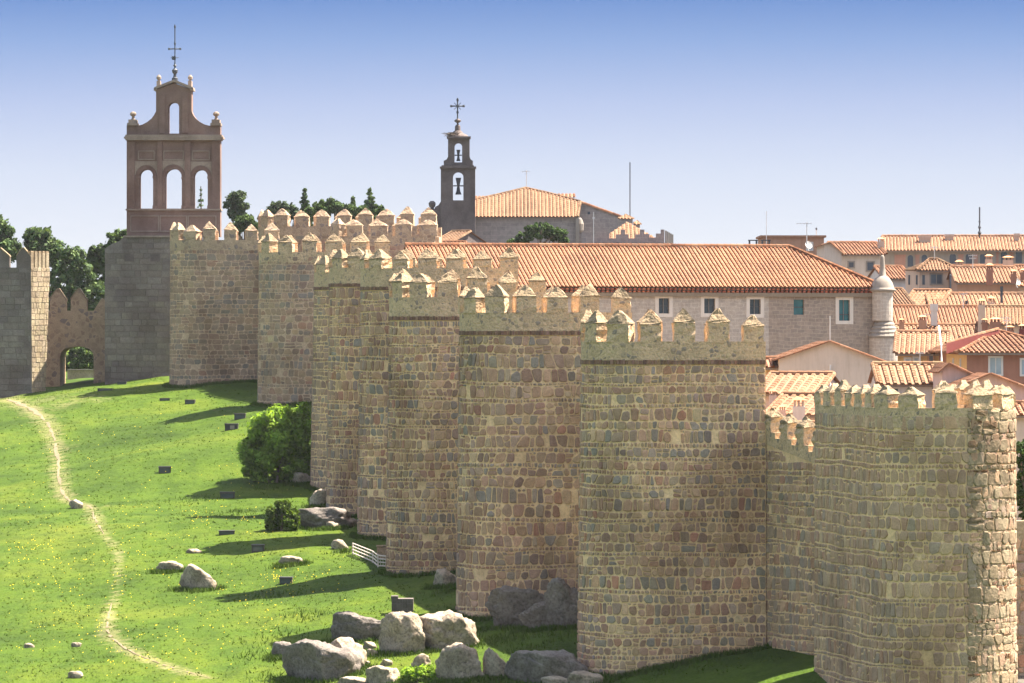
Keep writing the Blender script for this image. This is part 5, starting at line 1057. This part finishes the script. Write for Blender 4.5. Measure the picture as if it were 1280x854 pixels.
PEB = ['small stone tucked right of the lower left boulder, upper of a pair', 'small stone tucked right of the lower left boulder, lower of a pair', 'small dark stone above the low grey boulder', 'small flat stone above the craggy split boulder',
       'flat stone under the right end of the biggest dome', 'last flat stone right of the biggest dome', 'reddish small stone in grass left of the low grey boulder', 'tiny stone close under the biggest dome', 'tiny stone between the craggy and rounded boulders']
for k, (x0, x1, t, b_) in enumerate([(453, 471, 802, 811), (454, 472, 811, 821), (474, 491, 824, 833), (541, 559, 801, 811), (556, 578, 796, 805), (577, 594, 797, 804), (455, 463, 826, 832), (516, 524, 796, 803), (593, 606, 838, 847)]):
    boulder(PEB[k], x0, x1, t, b_, 40 + k, 'granite', .9, 3, name='loose_stone', group='small stones among the foreground boulders', sub=3)
# outcrop under the second tower and in the nook
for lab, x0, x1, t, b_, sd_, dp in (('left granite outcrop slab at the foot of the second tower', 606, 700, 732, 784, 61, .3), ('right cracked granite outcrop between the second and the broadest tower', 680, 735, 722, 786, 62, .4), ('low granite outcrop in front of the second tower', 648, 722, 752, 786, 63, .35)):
    boulder(lab, x0, x1, t, b_, sd_, 'granite_shade', dp, 7, name='rock_outcrop', group='granite outcrops under the towers', sub=5, sink=.2, rough=1.7)
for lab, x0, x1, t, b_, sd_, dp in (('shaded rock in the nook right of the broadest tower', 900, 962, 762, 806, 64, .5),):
    boulder(lab, x0, x1, t, b_, sd_, 'granite_shade', dp, 6, name='rock_outcrop', group='granite outcrops under the towers', sub=4)

# ------------------------------------------------------------------ dark boxes, stone block, railing on the slope
def ground_box(label, px, py, w, h, seed, light=False):
    g = G(px, py + h / 2); ww, hh = w / F * g.y, h / F * g.y; T = thing('ground_box', label, 'box', tuple(g), 'dark boxes standing on the grass slope'); a = random.Random(seed).uniform(-.12, .12)
    ux, uy = Vector((math.cos(a), math.sin(a), 0)), Vector((-math.sin(a), math.cos(a), 0)); c = g + uy * .3
    q = lambda sx, sy, z: c + ux * (sx * ww / 2) + uy * (sy * .26) + Vector((0, 0, z))
    b = MB(); b.hexa([q(-1, -1, -.3), q(1, -1, -.3), q(1, 1, -.3), q(-1, 1, -.3)], [q(-1, -1, hh * .8), q(1, -1, hh * .8), q(1, 1, hh * .8), q(-1, 1, hh * .8)]); b.build('housing', M['box'], T)
    b = MB(); b.hexa([q(-1.06, -1.15, hh * .8 + .003), q(1.06, -1.15, hh * .8 + .003), q(1.06, 1.15, hh * .8 + .003), q(-1.06, 1.15, hh * .8 + .003)], [q(-1.06, -1.15, hh), q(1.06, -1.15, hh), q(1.06, 1.15, hh), q(-1.06, 1.15, hh)], (1.5, 1.45, 1.45)); b.build('lid', M['box'], T)
    b = MB(); b.hexa([q(-.2 if light else -.8, -1.04, hh * .12), q(.5 if light else .8, -1.04, hh * .12), q(.5 if light else .8, -.98, hh * .12), q(-.2 if light else -.8, -.98, hh * .12)], [q(-.2 if light else -.8, -1.04, hh * .7), q(.5 if light else .8, -1.04, hh * .7), q(.5 if light else .8, -.98, hh * .7), q(-.2 if light else -.8, -.98, hh * .7)]); b.build('front_panel', M['glass'] if not light else M['greystone'], T)
for k, (lab, px, py, w, h) in enumerate([('dark box at the far end of the long bush shadow, leftmost on the slope', 206, 587.5, 15, 9), ('dark box just below the far tower shadow', 237, 502.5, 12, 5.5), ('flat dark slab left of the box below the far tower', 206, 499.5, 12.5, 3.5), ('dark box upper right, nearest above the big bush', 299.5, 520.5, 13.5, 7.5),
        ('dark box with a pale grey front panel, left of the big bush', 289, 533.5, 16, 8), ('dark box in the shadow tip under the big bush', 284, 619, 18, 8), ('low dark box on the grass left of the small dark bush', 283.5, 666, 19.5, 5.5), ('dark upright box in the middle shadow stripe', 322, 685.5, 15, 9.5), ('dark box among yellow flowers at the nearest long shadow', 357, 726, 15.5, 9),
        ('small dark box beside the far tower, near the gate', 152, 479, 11, 3.5), ('tiny dark slab on the grass just before the gate', 131, 487, 18, 3)]): ground_box(lab, px, py, w, h, k, k == 4)
gb = G(503, 766); T = thing('stone_block', 'dark square masonry block standing behind the foreground boulders', 'stone block', tuple(gb)); w = 27 / F * gb.y; h = 17.5 / F * gb.y
b = MB(); b.cbox(gb.x - w / 2, gb.x + w / 2, gb.y, gb.y + .9, gb.z - .4, gb.z + h); b.build('masonry_core', M['ashlar'], T)
for r_ in range(3):
    for c_ in range(4):
        b = MB(); x0 = gb.x - w / 2 + c_ * w / 4; z0 = gb.z + r_ * h / 3; b.cbox(x0 + .02, x0 + w / 4 - .02, gb.y - R.uniform(.03, .07), gb.y - .002, z0 + .02, z0 + h / 3 - .02, (R.uniform(.55, .85),) * 3); b.build('stone', M['ashlar'], T)
b = MB(); b.cbox(gb.x - w / 2 - .03, gb.x - w / 2 + .35, gb.y - .05, gb.y + .92, gb.z + h + .003, gb.z + h + .14, (.7, .7, .7)); b.build('raised_corner', M['ashlar'], T)
# railing above a small sunken step by the blue stoned tower
RA = thing('metal_railing', 'pale rusty metal railing sloping down to the foot of a tower', 'railing', tuple(G(462, 697)))
rp_ = [(441, 693, 14), (466, 703.5, 14.5), (472.5, 709, 15), (485, 709.5, 14)]; rq = []
for px, py, hpx in rp_:
    g = G(px, py); rq.append((g, hpx / F * g.y))
def lp(a_, b_, f): return rq[a_][0].lerp(rq[b_][0], f), rq[a_][1] * (1 - f) + rq[b_][1] * f
for g, h in rq: b = MB(); b.tube([g - Vector((0, 0, .3)), g + Vector((0, 0, h))], .05, 6); b.build('post', M['rust'], RA)
for lev in (.12, .42, .70, .98):
    b = MB()
    for k in range(3): (p, h0), (q, h1) = lp(k, k + 1, 0), lp(k, k + 1, 1); b.tube([p + Vector((0, 0, h0 * lev)), q + Vector((0, 0, h1 * lev))], .04, 5)
    b.build('rail', M['rust'], RA)
for k, n in ((0, 7), (1, 2), (2, 4)):
    for i in range(1, n): p, h = lp(k, k + 1, i / n); b = MB(); b.tube([p + Vector((0, 0, h * .1)), p + Vector((0, 0, h * .97))], .018, 4); b.build('baluster', M['rust'], RA)
gw = G(478, 700); T = thing('brick_pier', 'low brown masonry pier behind the metal railing', 'pier', tuple(gw)); b = MB(); b.cbox(gw.x - .35, gw.x + .5, gw.y + .5, gw.y + 1.3, gw.z - .8, gw.z + .75); b.build('masonry', M['rubble_brown'], T); b = MB(); b.cbox(gw.x - .4, gw.x + .55, gw.y + .45, gw.y + 1.35, gw.z + .753, gw.z + .85); b.build('cap', M['caprock'], T)

# ------------------------------------------------------------------ trees and shrubs
def foliage(clumps, n, leaf, rng, tints, up=.35, flat=1.0):
    """clumps: (centre, radius); n leaves altogether; returns quad corners and tints"""
    w = np.array([c[1] ** 2 for c in clumps]); w /= w.sum(); pick = rng.choice(len(clumps), n, p=w); ctr = np.array([c[0] for c in clumps])[pick]; rr = np.array([c[1] for c in clumps])[pick]
    d = rng.normal(size=(n, 3)); d /= np.linalg.norm(d, axis=1)[:, None]; rad_ = rr * np.where(rng.random(n) < .12, rng.uniform(1.0, 1.5, n), rng.uniform(.25, 1.05, n) ** .55); p = ctr + d * rad_[:, None] * np.array([1, 1, flat])
    nr = d * .7 + rng.normal(size=(n, 3)) * .6 + np.array([0, 0, up]); nr /= np.linalg.norm(nr, axis=1)[:, None]
    t = np.cross(nr, rng.normal(size=(n, 3))); t /= np.linalg.norm(t, axis=1)[:, None]; b_ = np.cross(nr, t); s = leaf * rng.uniform(.6, 1.3, n)[:, None]
    co = np.stack([p - t * s, p + b_ * s * .55, p + t * s, p - b_ * s * .55], 1); k = np.array(tints)[rng.integers(0, len(tints), n)] * rng.uniform(.8, 1.2, n)[:, None]
    cl = (rng.uniform(.62, 1.28, len(clumps)))[pick]; return co, k * cl[:, None]
def plant(name, label, cat, base, clumps, n, leaf, mat, trunk_top, tr, seed, group=None, limbs=6, tints=((1, 1, 1), (1.15, 1.1, 1.0), (.85, .9, .9)), flat=1.0, up=.35):
    rng = np.random.default_rng(seed); rr = random.Random(seed); T = thing(name, label, cat, tuple(base), group); base = Vector(base); tt = Vector(trunk_top)
    b = MB(); mid = base.lerp(tt, .5) + Vector((rr.gauss(0, .1), rr.gauss(0, .1), 0)); b.tube([base - Vector((0, 0, .5)), mid, tt], [tr, tr * .75, tr * .35], 8)
    for k in range(limbs):
        c = rr.choice(clumps); s0 = base.lerp(tt, rr.uniform(.3, .95)); b.tube([s0, s0.lerp(Vector(c[0]), .55) + Vector((0, 0, .1)), Vector(c[0])], [tr * .4, tr * .25, tr * .1], 5)
    b.build('trunk', M['bark'], T)
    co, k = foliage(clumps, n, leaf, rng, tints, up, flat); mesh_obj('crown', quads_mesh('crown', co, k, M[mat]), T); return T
def blob_clumps(blobs, Y, seed, per=16, dep=1.0, size=.42):
    """blobs: (px, py, rx, ry) in the picture at distance Y -> leaf clumps spread over lumpy ellipsoids"""
    rr = random.Random(seed); out = []
    for px, py, rx, ry in blobs:
        c = P(px, py, Y); ax, az = rx / F * Y, ry / F * Y
        for k in range(per):
            d = Vector((rr.gauss(0, 1), rr.gauss(0, 1), rr.gauss(0, 1))).normalized() * (rr.uniform(.35, 1) ** .5) * .82; m_ = min(ax, az) * size * rr.uniform(.6, 1.25); out.append((Vector((c.x + d.x * ax, c.y + d.y * ax * dep, c.z + d.z * az)), m_))
    return out
# big bush and small bush, leafy shrub by the boulders
g = G(345, 604); plant('shrub', 'big bright green bush growing against the wall towers', 'bush', g, blob_clumps([(345, 562, 34, 30), (348, 545, 40, 46), (322, 568, 26, 32), (370, 530, 24, 36), (374, 568, 22, 30), (330, 535, 18, 22), (345, 584, 42, 17), (320, 588, 20, 14), (362, 592, 26, 12), (345, 596, 36, 10), (376, 588, 18, 14), (312, 565, 14, 20)], g.y + .8, 3, 34, .8, .25), 26000, .16, 'leaf', P(350, 572, g.y + .8), .10, 3, None, 10)
g = G(352, 664); plant('shrub', 'small dark round bush in the tower shadow', 'bush', g, blob_clumps([(351, 643, 23, 20), (362, 652, 14, 13), (342, 655, 14, 11)], g.y + .4, 4, 26, .8, .3), 8000, .10, 'leaf', P(352, 640, g.y + .4), .09, 4, None, 8, tints=((.38, .40, .45), (.5, .5, .5)))  # low tints put the tower's shadow into the leaf colour
g = G(524, 853); plant('shrub', 'low yellow green leafy shrub at the bottom among boulders', 'bush', g, blob_clumps([(524, 842, 25, 12), (508, 848, 12, 9), (541, 846, 12, 9)], g.y + .3, 5, 16, .8, .4), 3500, .08, 'leaf', P(524, 840, g.y + .3), .05, 5, None, 8, tints=((1.25, 1.2, 1), (1.05, 1.1, 1)))
rk = random.Random(21)
def fir(label, px, top, bot, half, Y, seed, mat='pine', n=3500, cat='tree', tiers=11, droop=.25, group='conifers behind the wall'):
    rr = random.Random(seed); base = Vector((PX(px, Y), Y, g1(PX(px, Y), Y))); tip = P(px, top, Y); cl = []
    for t in range(tiers):
        f = (t + .6) / tiers; z = tip.z - (top and (bot - top) / F * Y) * f; rad_ = half / F * Y * f * rr.uniform(.8, 1.15)
        for k in range(5 + int(5 * f)):
            a_ = rr.uniform(0, 6.28); q = rr.uniform(.55, 1.05)
            for s in (.35, .7, 1.0): cl.append((Vector((base.x + math.cos(a_) * rad_ * q * s, Y + math.sin(a_) * rad_ * q * s, z - droop * rad_ * s * q + rr.gauss(0, .06))), .10 + .22 * rad_ * .5 * (1.1 - s * .5)))
    return plant('conifer_tree', label, cat, base, cl, n, .22, mat, tip, .16, seed, group, 0, flat=.55, tints=((1, 1, 1), (1.2, 1.15, 1.0), (.75, .85, .85)))
def broad(label, blobs, Y, seed, mat='pine', n=6000, leaf=.26, name='tree', group='trees behind the wall', per=34, size=.26, tints=((1, 1, 1), (1.2, 1.15, 1.0), (.8, .85, .9))):
    cx = sum(q[0] for q in blobs) / len(blobs); base = Vector((PX(cx, Y), Y + .5, g1(PX(cx, Y), Y))); tp = min(blobs, key=lambda q: q[1] - q[3])
    return plant(name, label, 'tree', base, blob_clumps(blobs, Y + .5, seed, per, 1.0, size), int(n * 1.6), leaf * .9, mat, P(tp[0], tp[1], Y + .5), .28, seed, group, 10, tints=tints)
broad('dark pine at the far left edge above the left tower', [(-6, 300, 24, 26), (8, 292, 12, 14), (-4, 280, 10, 14), (14, 310, 14, 16)], 492, 31)
broad('dense dark tree rising just right of the left tower', [(60, 365, 18, 30), (45, 302, 20, 20), (55, 295, 12, 13), (66, 312, 18, 18), (40, 330, 22, 26), (74, 330, 16, 20)], 496, 32, n=7000)
broad('darkest rounded tree directly above the gate archway', [(85, 395, 26, 24), (110, 392, 24, 24), (122, 372, 16, 24), (92, 330, 20, 26), (104, 345, 18, 26), (84, 350, 18, 26), (100, 365, 22, 24), (78, 375, 16, 20)], 482, 33, n=8000)
broad('yellowish green tree touching the left side of the belfry tower', [(125, 322, 18, 18), (145, 304, 16, 18), (137, 330, 18, 24), (122, 350, 14, 26), (155, 298, 9, 14)], 486, 34, 'leaf2', 7000, .22)
broad('grey green garden tree seen through the archway', [(110, 440, 14, 14), (96, 445, 14, 16), (120, 448, 12, 16), (88, 455, 12, 14), (105, 456, 16, 12)], 478, 35, 'leaf2', 4500, .16)
broad('wind swept cedar with a leaning crown right of the belfry', [(296, 247, 12, 7), (288, 256, 10, 5), (303, 258, 10, 6), (292, 266, 9, 5), (300, 243, 7, 5), (297, 270, 12, 7)], 520, 36, 'cedar', 3000, .2, 'cedar_tree', size=.5)
broad('round olive green tree below the wind swept cedar', [(306, 277, 13, 11), (315, 284, 11, 9), (296, 285, 10, 9)], 505, 37, 'leaf2', 3000, .2)
broad('flat topped cedar behind the tall rear gate tower', [(349, 256, 14, 5), (338, 262, 12, 5), (362, 262, 12, 6), (350, 268, 20, 7), (335, 272, 12, 7), (372, 270, 10, 8)], 530, 38, 'cedar', 3600, .2, 'cedar_tree', size=.5)
fir('pointed fir at the left of the fir group behind the rear gate tower', 381, 235, 285, 14, 535, 39)
fir('tall spreading fir at the right end of the group behind the rear gate tower', 462, 235, 285, 24, 532, 40, n=4000)
fir('small pointed fir between the two taller firs', 441, 246, 285, 12, 536, 41)
broad('bright green tree mass filling the gap between the firs', [(402, 260, 16, 12), (418, 258, 14, 11), (432, 264, 14, 11), (452, 266, 12, 10), (392, 266, 12, 12), (476, 266, 10, 8)], 528, 42, 'leaf2', 6000, .2)
fir('thin nearly bare conifer seen through the right belfry arch', 251, 233, 292, 10, 520, 43, n=170, tiers=9, group=None)
broad('spreading green tree in front of the church wall', [(675, 291, 28, 10), (655, 298, 14, 8), (695, 293, 16, 10), (640, 303, 8, 5), (676, 284, 18, 6), (706, 301, 8, 6)], 500, 44, 'leaf2', 5000, .2, tints=((.75, .85, .8), (.95, 1.0, .8)))
broad('green garden tree at the right edge beside the corner tower', [(1276, 565, 12, 22), (1284, 590, 14, 26), (1274, 615, 10, 22), (1284, 640, 12, 20), (1290, 560, 10, 20)], 236, 45, 'leaf2', 5000, .11, tints=((.75, .85, .8), (.95, 1.0, .8)))

# ------------------------------------------------------------------ aerials and poles
def aerial(label, px, top, bot, Y, arms=(), r=.045, name='aerial', extra=()):
    T = thing(name, label, 'antenna', tuple(P(px, bot, Y)), None); b = MB(); b.tube([P(px, bot + 6, Y), P(px, top, Y)], r, 5); b.build('mast', M['lightmetal'] if r < .06 else M['iron'], T)
    for y, x0, x1 in arms: b = MB(); b.tube([P(x0, y, Y), P(x1, y, Y)], .03, 4); [b.tube([P(x0 + (x1 - x0) * k / 4, y - 1.2, Y), P(x0 + (x1 - x0) * k / 4, y + 1.2, Y)], .02, 4) for k in range(5)]; b.build('boom', M['lightmetal'], T)
    for y, w in extra: b = MB(); b.lathe((PX(px, Y), Y), [(w * .6 / F * Y, PZ(y + w, Y)), (w / F * Y, PZ(y, Y)), (w * .5 / F * Y, PZ(y - w, Y))], 8); b.build('drum', M['iron'], T)
aerial('thin television aerial on the church roof peak', 658, 213, 236, 565, ((214.5, 652.5, 662),))
aerial('tall thin mast behind the church turret', 787.5, 203, 270, 566, (), .065)
aerial('short aerial pole in front of the crenellated terrace', 742, 265, 303, 515, ((272.5, 740.5, 743.5),), .035)
aerial('very thin pole above the left square chimney', 958, 264, 300, 425, (), .03)
aerial('horizontal television aerial above the brown flat roofed block', 1008.5, 278, 310, 405, ((279.5, 996, 1014),), .04)
aerial('short round headed vent pole on the brown flat roofed block', 1020.5, 284, 297, 443, (), .04, extra=((286, 1.4),))
aerial('dark telecom mast on the arcaded building roof', 1224.5, 259, 300, 438, (), .065, 'telecom_mast', ((277, 1.5), (284, 2.0), (291, 2.4)))
aerial('bare vertical pole left of the arcaded building roof', 1128.5, 292, 304, 440, (), .025)
aerial('white headed vent pipe beside the hip roofed tan house', 1188, 344, 368, 385, (), .09, extra=((344.5, 1.6),))
aerial('thin vertical pipe on the cream gabled house', 1037.5, 395, 430, 276.3, (), .03)
aerial('curved drain pipe standing on the gable wall', 1037.7, 456, 484, 275.8, (), .055)

aerial('small television aerial on the brown walled house', 1216, 318, 338, 392, ((319.5, 1211, 1221), (323, 1212, 1220)), .03)
aerial('thin aerial on the orange roof right of the pale chimney wall', 1204, 366, 388, 365, ((367.5, 1199, 1209),), .03)
aerial('small aerial on the hip roofed tan house', 1168, 308, 328, 398, ((309.5, 1163, 1172),), .03)
aerial('thin aerial on the brick red house roof', 1258, 396, 418, 297, ((397.5, 1252, 1264), (401, 1254, 1262)), .03)
aerial('thin aerial on the white house with the ribbed roof', 1150, 440, 460, 265, ((441.5, 1145, 1155),), .025)
aerial('small aerial on the long house behind the ochre house', 1158, 392, 410, 358, ((393.5, 1153, 1163),), .025)
for lab, px, py, Y, r_ in (('white satellite dish on the brown flat roofed block', 1011, 306, 405, .35), ('small white satellite dish on the brown walled house', 1272, 352, 386, .3)):
    T = thing('satellite_dish', lab, 'dish', tuple(P(px, py + 3, Y)), 'satellite dishes on the roofs'); c0 = P(px, py, Y); dn = Vector((.45, -.75, .45)).normalized(); a_ = dn.orthogonal().normalized(); b_ = dn.cross(a_); b = MB(); vs2 = [c0 - dn * .1]; fs2 = []
    for ring in (.5, 1.0): vs2 += [c0 + (a_ * math.cos(2 * math.pi * k / 12) + b_ * math.sin(2 * math.pi * k / 12)) * r_ * ring - dn * .1 * (1 - ring * ring) for k in range(12)]
    fs2 = [(0, 1 + k, 1 + (k + 1) % 12) for k in range(12)] + [(1 + k, 13 + k, 13 + (k + 1) % 12, 1 + (k + 1) % 12) for k in range(12)]; b.mesh(vs2, fs2); b.build('reflector', M['white'], T); b = MB(); b.tube([c0 - dn * .1, c0 - dn * .25 + Vector((0, .1, -.1)), P(px, py + 8, Y + .2)], .03, 5); b.build('arm', M['lightmetal'], T)
T = thing('downpipe', 'pale pipe running down between the ochre house and the brick red house', 'pipe', tuple(P(1176, 440, 288))); b = MB(); b.tube([P(1173.5, 408, 296), P(1175, 420, 292), P(1176.5, 432, 288), P(1177, 450, 287.5), P(1178, 470, 287)], .06, 7); b.build('pipe', M['white'], T)

# ------------------------------------------------------------------ grass tufts and flowers
n0 = 50000; ty_ = NR.uniform(232, 432, n0); tx_ = NR.uniform(-.118, .06, n0) * ty_
keep = tx_ < WALLX(ty_) - .2 + 3.2 * (ty_ < 262); tx_, ty_ = tx_[keep], ty_[keep]
dens = .5 + .5 * np.sin(tx_ * .35 + np.sin(ty_ * .11) * 2) * np.sin(ty_ * .19 + .6 * np.sin(tx_ * .3)); keep = NR.uniform(0, 1, len(tx_)) < .35 + .55 * dens; tx_, ty_ = tx_[keep], ty_[keep]
keep = np.ones(len(tx_), bool)
for pts in trail_pts:
    for p, w in pts: keep &= np.hypot(tx_ - p.x, (ty_ - p.y) * .9) > w * .55
tx_, ty_ = tx_[keep], ty_[keep]; tz_ = gz(tx_, ty_); nb = 3; n = len(tx_) * nb
bx_ = np.repeat(tx_, nb) + NR.normal(0, .10, n); by_ = np.repeat(ty_, nb) + NR.normal(0, .10, n); bz_ = np.repeat(tz_, nb)
lush = np.repeat(.55 + .9 * NR.random(len(tx_)) ** 2, nb); hh = NR.uniform(.04, .11, n) * lush; ww = NR.uniform(.025, .06, n); an = NR.uniform(0, 6.28, n); lx_, ly_ = NR.normal(0, .09, n), NR.normal(0, .09, n)
co = np.stack([np.stack([bx_ - np.cos(an) * ww, by_ - np.sin(an) * ww, bz_ - .02], 1), np.stack([bx_ + np.cos(an) * ww, by_ + np.sin(an) * ww, bz_ - .02], 1), np.stack([bx_ + lx_, by_ + ly_, bz_ + hh], 1)], 1)
tv = np.repeat(NR.uniform(.85, 1.25, len(tx_)), nb)[:, None] * np.array([[1.0, 1.0, 1.0]]) * np.stack([np.repeat(NR.uniform(.85, 1.25, len(tx_)), nb), np.ones(n), np.ones(n)], 1)
o = mesh_obj('grass', quads_mesh('grass', co, tv, M['blade'], 3)); tag(o, 'short spring grass covering the slope', 'grass', kind='stuff')
# taller tufts round the boulders and tower feet
def tufts(spots, n, spread, hmin, hmax):
    c = np.array([[p.x, p.y] for p, s in spots]); s = np.array([s for p, s in spots]); k = NR.integers(0, len(spots), n); x = c[k, 0] + NR.normal(0, 1, n) * s[k] * spread; y = c[k, 1] + NR.normal(0, 1, n) * s[k] * spread * 1.2; z = gz(x, y)
    h = NR.uniform(hmin, hmax, n); w = NR.uniform(.02, .05, n); a_ = NR.uniform(0, 6.28, n); return np.stack([np.stack([x - np.cos(a_) * w, y - np.sin(a_) * w, z - .03], 1), np.stack([x + np.cos(a_) * w, y + np.sin(a_) * w, z - .03], 1), np.stack([x + NR.normal(0, .12, n), y + NR.normal(0, .12, n), z + h], 1)], 1)
sp = [(G(px, py), s) for px, py, s in [(350, 800, 1.6), (330, 820, 1.5), (385, 770, 1.2), (470, 822, .8), (540, 838, .8), (500, 800, .7), (600, 806, 1.0), (640, 800, 1.0), (700, 795, 1.0), (580, 835, .6), (620, 800, .8), (660, 812, .9), (760, 845, 1.0), (820, 838, 1.0), (880, 826, 1.0), (560, 740, .8), (430, 690, .5), (330, 610, .8), (250, 740, .5),
      (340, 745, 1.5), (300, 640, 1.5), (250, 625, 1.5), (420, 840, .8), (340, 850, 1.2), (540, 790, .7)]]
for i in range(1, 9):
    t = TW[i]
    for k in range(26):
        q = t['fn'](t['S'] * .52 * k / 25 + .01, t['zb'] - 12, .22); sp.append((Vector((q.x, q.y, 0)), .22))
for g, w in ROCKBASE:
    if w < 1.2: continue
    for f in (-.5, -.3, -.1, .1, .3, .5): sp.append((Vector((g.x + f * w * 1.05, g.y - .25 + abs(f) * w * .5, 0)), .22 + .05 * w))
co = tufts(sp, 60000, .75, .10, .34); tv = NR.uniform(.75, 1.25, (len(co), 1)) * np.array([[1.0, 1.05, 1.0]])
o = mesh_obj('tall_grass', quads_mesh('tall_grass', co, tv, M['blade'], 3)); tag(o, 'longer grass tufts round the boulders and tower feet', 'grass', kind='stuff')
fs = []
for px, py, sx, sy, k in [(360, 722, 22, 4, 260), (330, 735, 40, 10, 200), (320, 770, 30, 12, 180), (40, 690, 45, 10, 420), (90, 720, 60, 25, 420), (150, 740, 80, 30, 260), (60, 800, 60, 30, 300), (190, 800, 70, 25, 300), (240, 640, 40, 10, 160), (255, 650, 50, 12, 240), (60, 640, 60, 15, 160), (210, 820, 40, 12, 180), (200, 680, 25, 10, 120), (100, 560, 80, 25, 200), (330, 650, 60, 40, 220), (180, 600, 80, 60, 220)]:
    k = int(k * .42); x = NR.normal(px, sx, k); y = NR.normal(py, sy, k)
    for a_, b_ in zip(x, y):
        if -5 < a_ < 700 and 505 < b_ < 860 and noise.noise((a_ * .030, b_ * .11, 3.0)) + .5 * noise.noise((a_ * .11, b_ * .3, 9.0)) > .02: fs.append((a_, b_))
fx = np.array(fs); Yg = np.arange(235, 430, 1.0)
pts = []
for a_ in range(0, len(fx)):
    zz = None; X_ = (fx[a_, 0] - 640) / F * Yg; pts.append(X_)
X_ = np.array(pts); zg_ = gz(X_.ravel(), np.tile(Yg, len(fx))).reshape(X_.shape); below = ((427 - fx[:, 1]) / F)[:, None] * Yg[None] < zg_; kk_ = below.argmax(1); Yf = Yg[kk_] + NR.uniform(-1, 0, len(fx)); Xf = (fx[:, 0] - 640) / F * Yf
zf_ = gz(Xf, Yf) + NR.uniform(.08, .20, len(fx)); s_ = NR.uniform(.022, .045, len(fx)); c0 = np.stack([Xf, Yf, zf_], 1); e1_ = np.stack([s_, s_ * 0, s_ * .2], 1); e2_ = np.stack([s_ * 0, s_ * .7, s_ * .7], 1)
co = np.stack([c0 - e1_, c0 - e2_, c0 + e1_, c0 + e2_], 1); o = mesh_obj('wildflowers', quads_mesh('wildflowers', co, np.ones((len(co), 3)) * NR.uniform(.8, 1.1, (len(co), 1)), M['petal'])); tag(o, 'scattered yellow wildflowers in the grass', 'flowers', kind='stuff')

# ------------------------------------------------------------------ thin haze box, added to lift the dark tones
b = MB(); b.cbox(-400, 400, -60, 1100, -70, 45); hz = b.build('haze', plain('haze_air', (1, 1, 1)), org=Vector((0, 0, 0))); tag(hz, kind='stuff')
hm = hz.data.materials[0]; hn = hm.node_tree; hn.nodes.clear(); ho = hn.nodes.new('ShaderNodeOutputMaterial'); hv = hn.nodes.new('ShaderNodeVolumePrincipled')
hv.inputs['Color'].default_value = (.96, .94, 1.0, 1); hv.inputs['Density'].default_value = .00003; hv.inputs['Anisotropy'].default_value = 0.0
hn.links.new(hv.outputs[0], ho.inputs['Volume'])
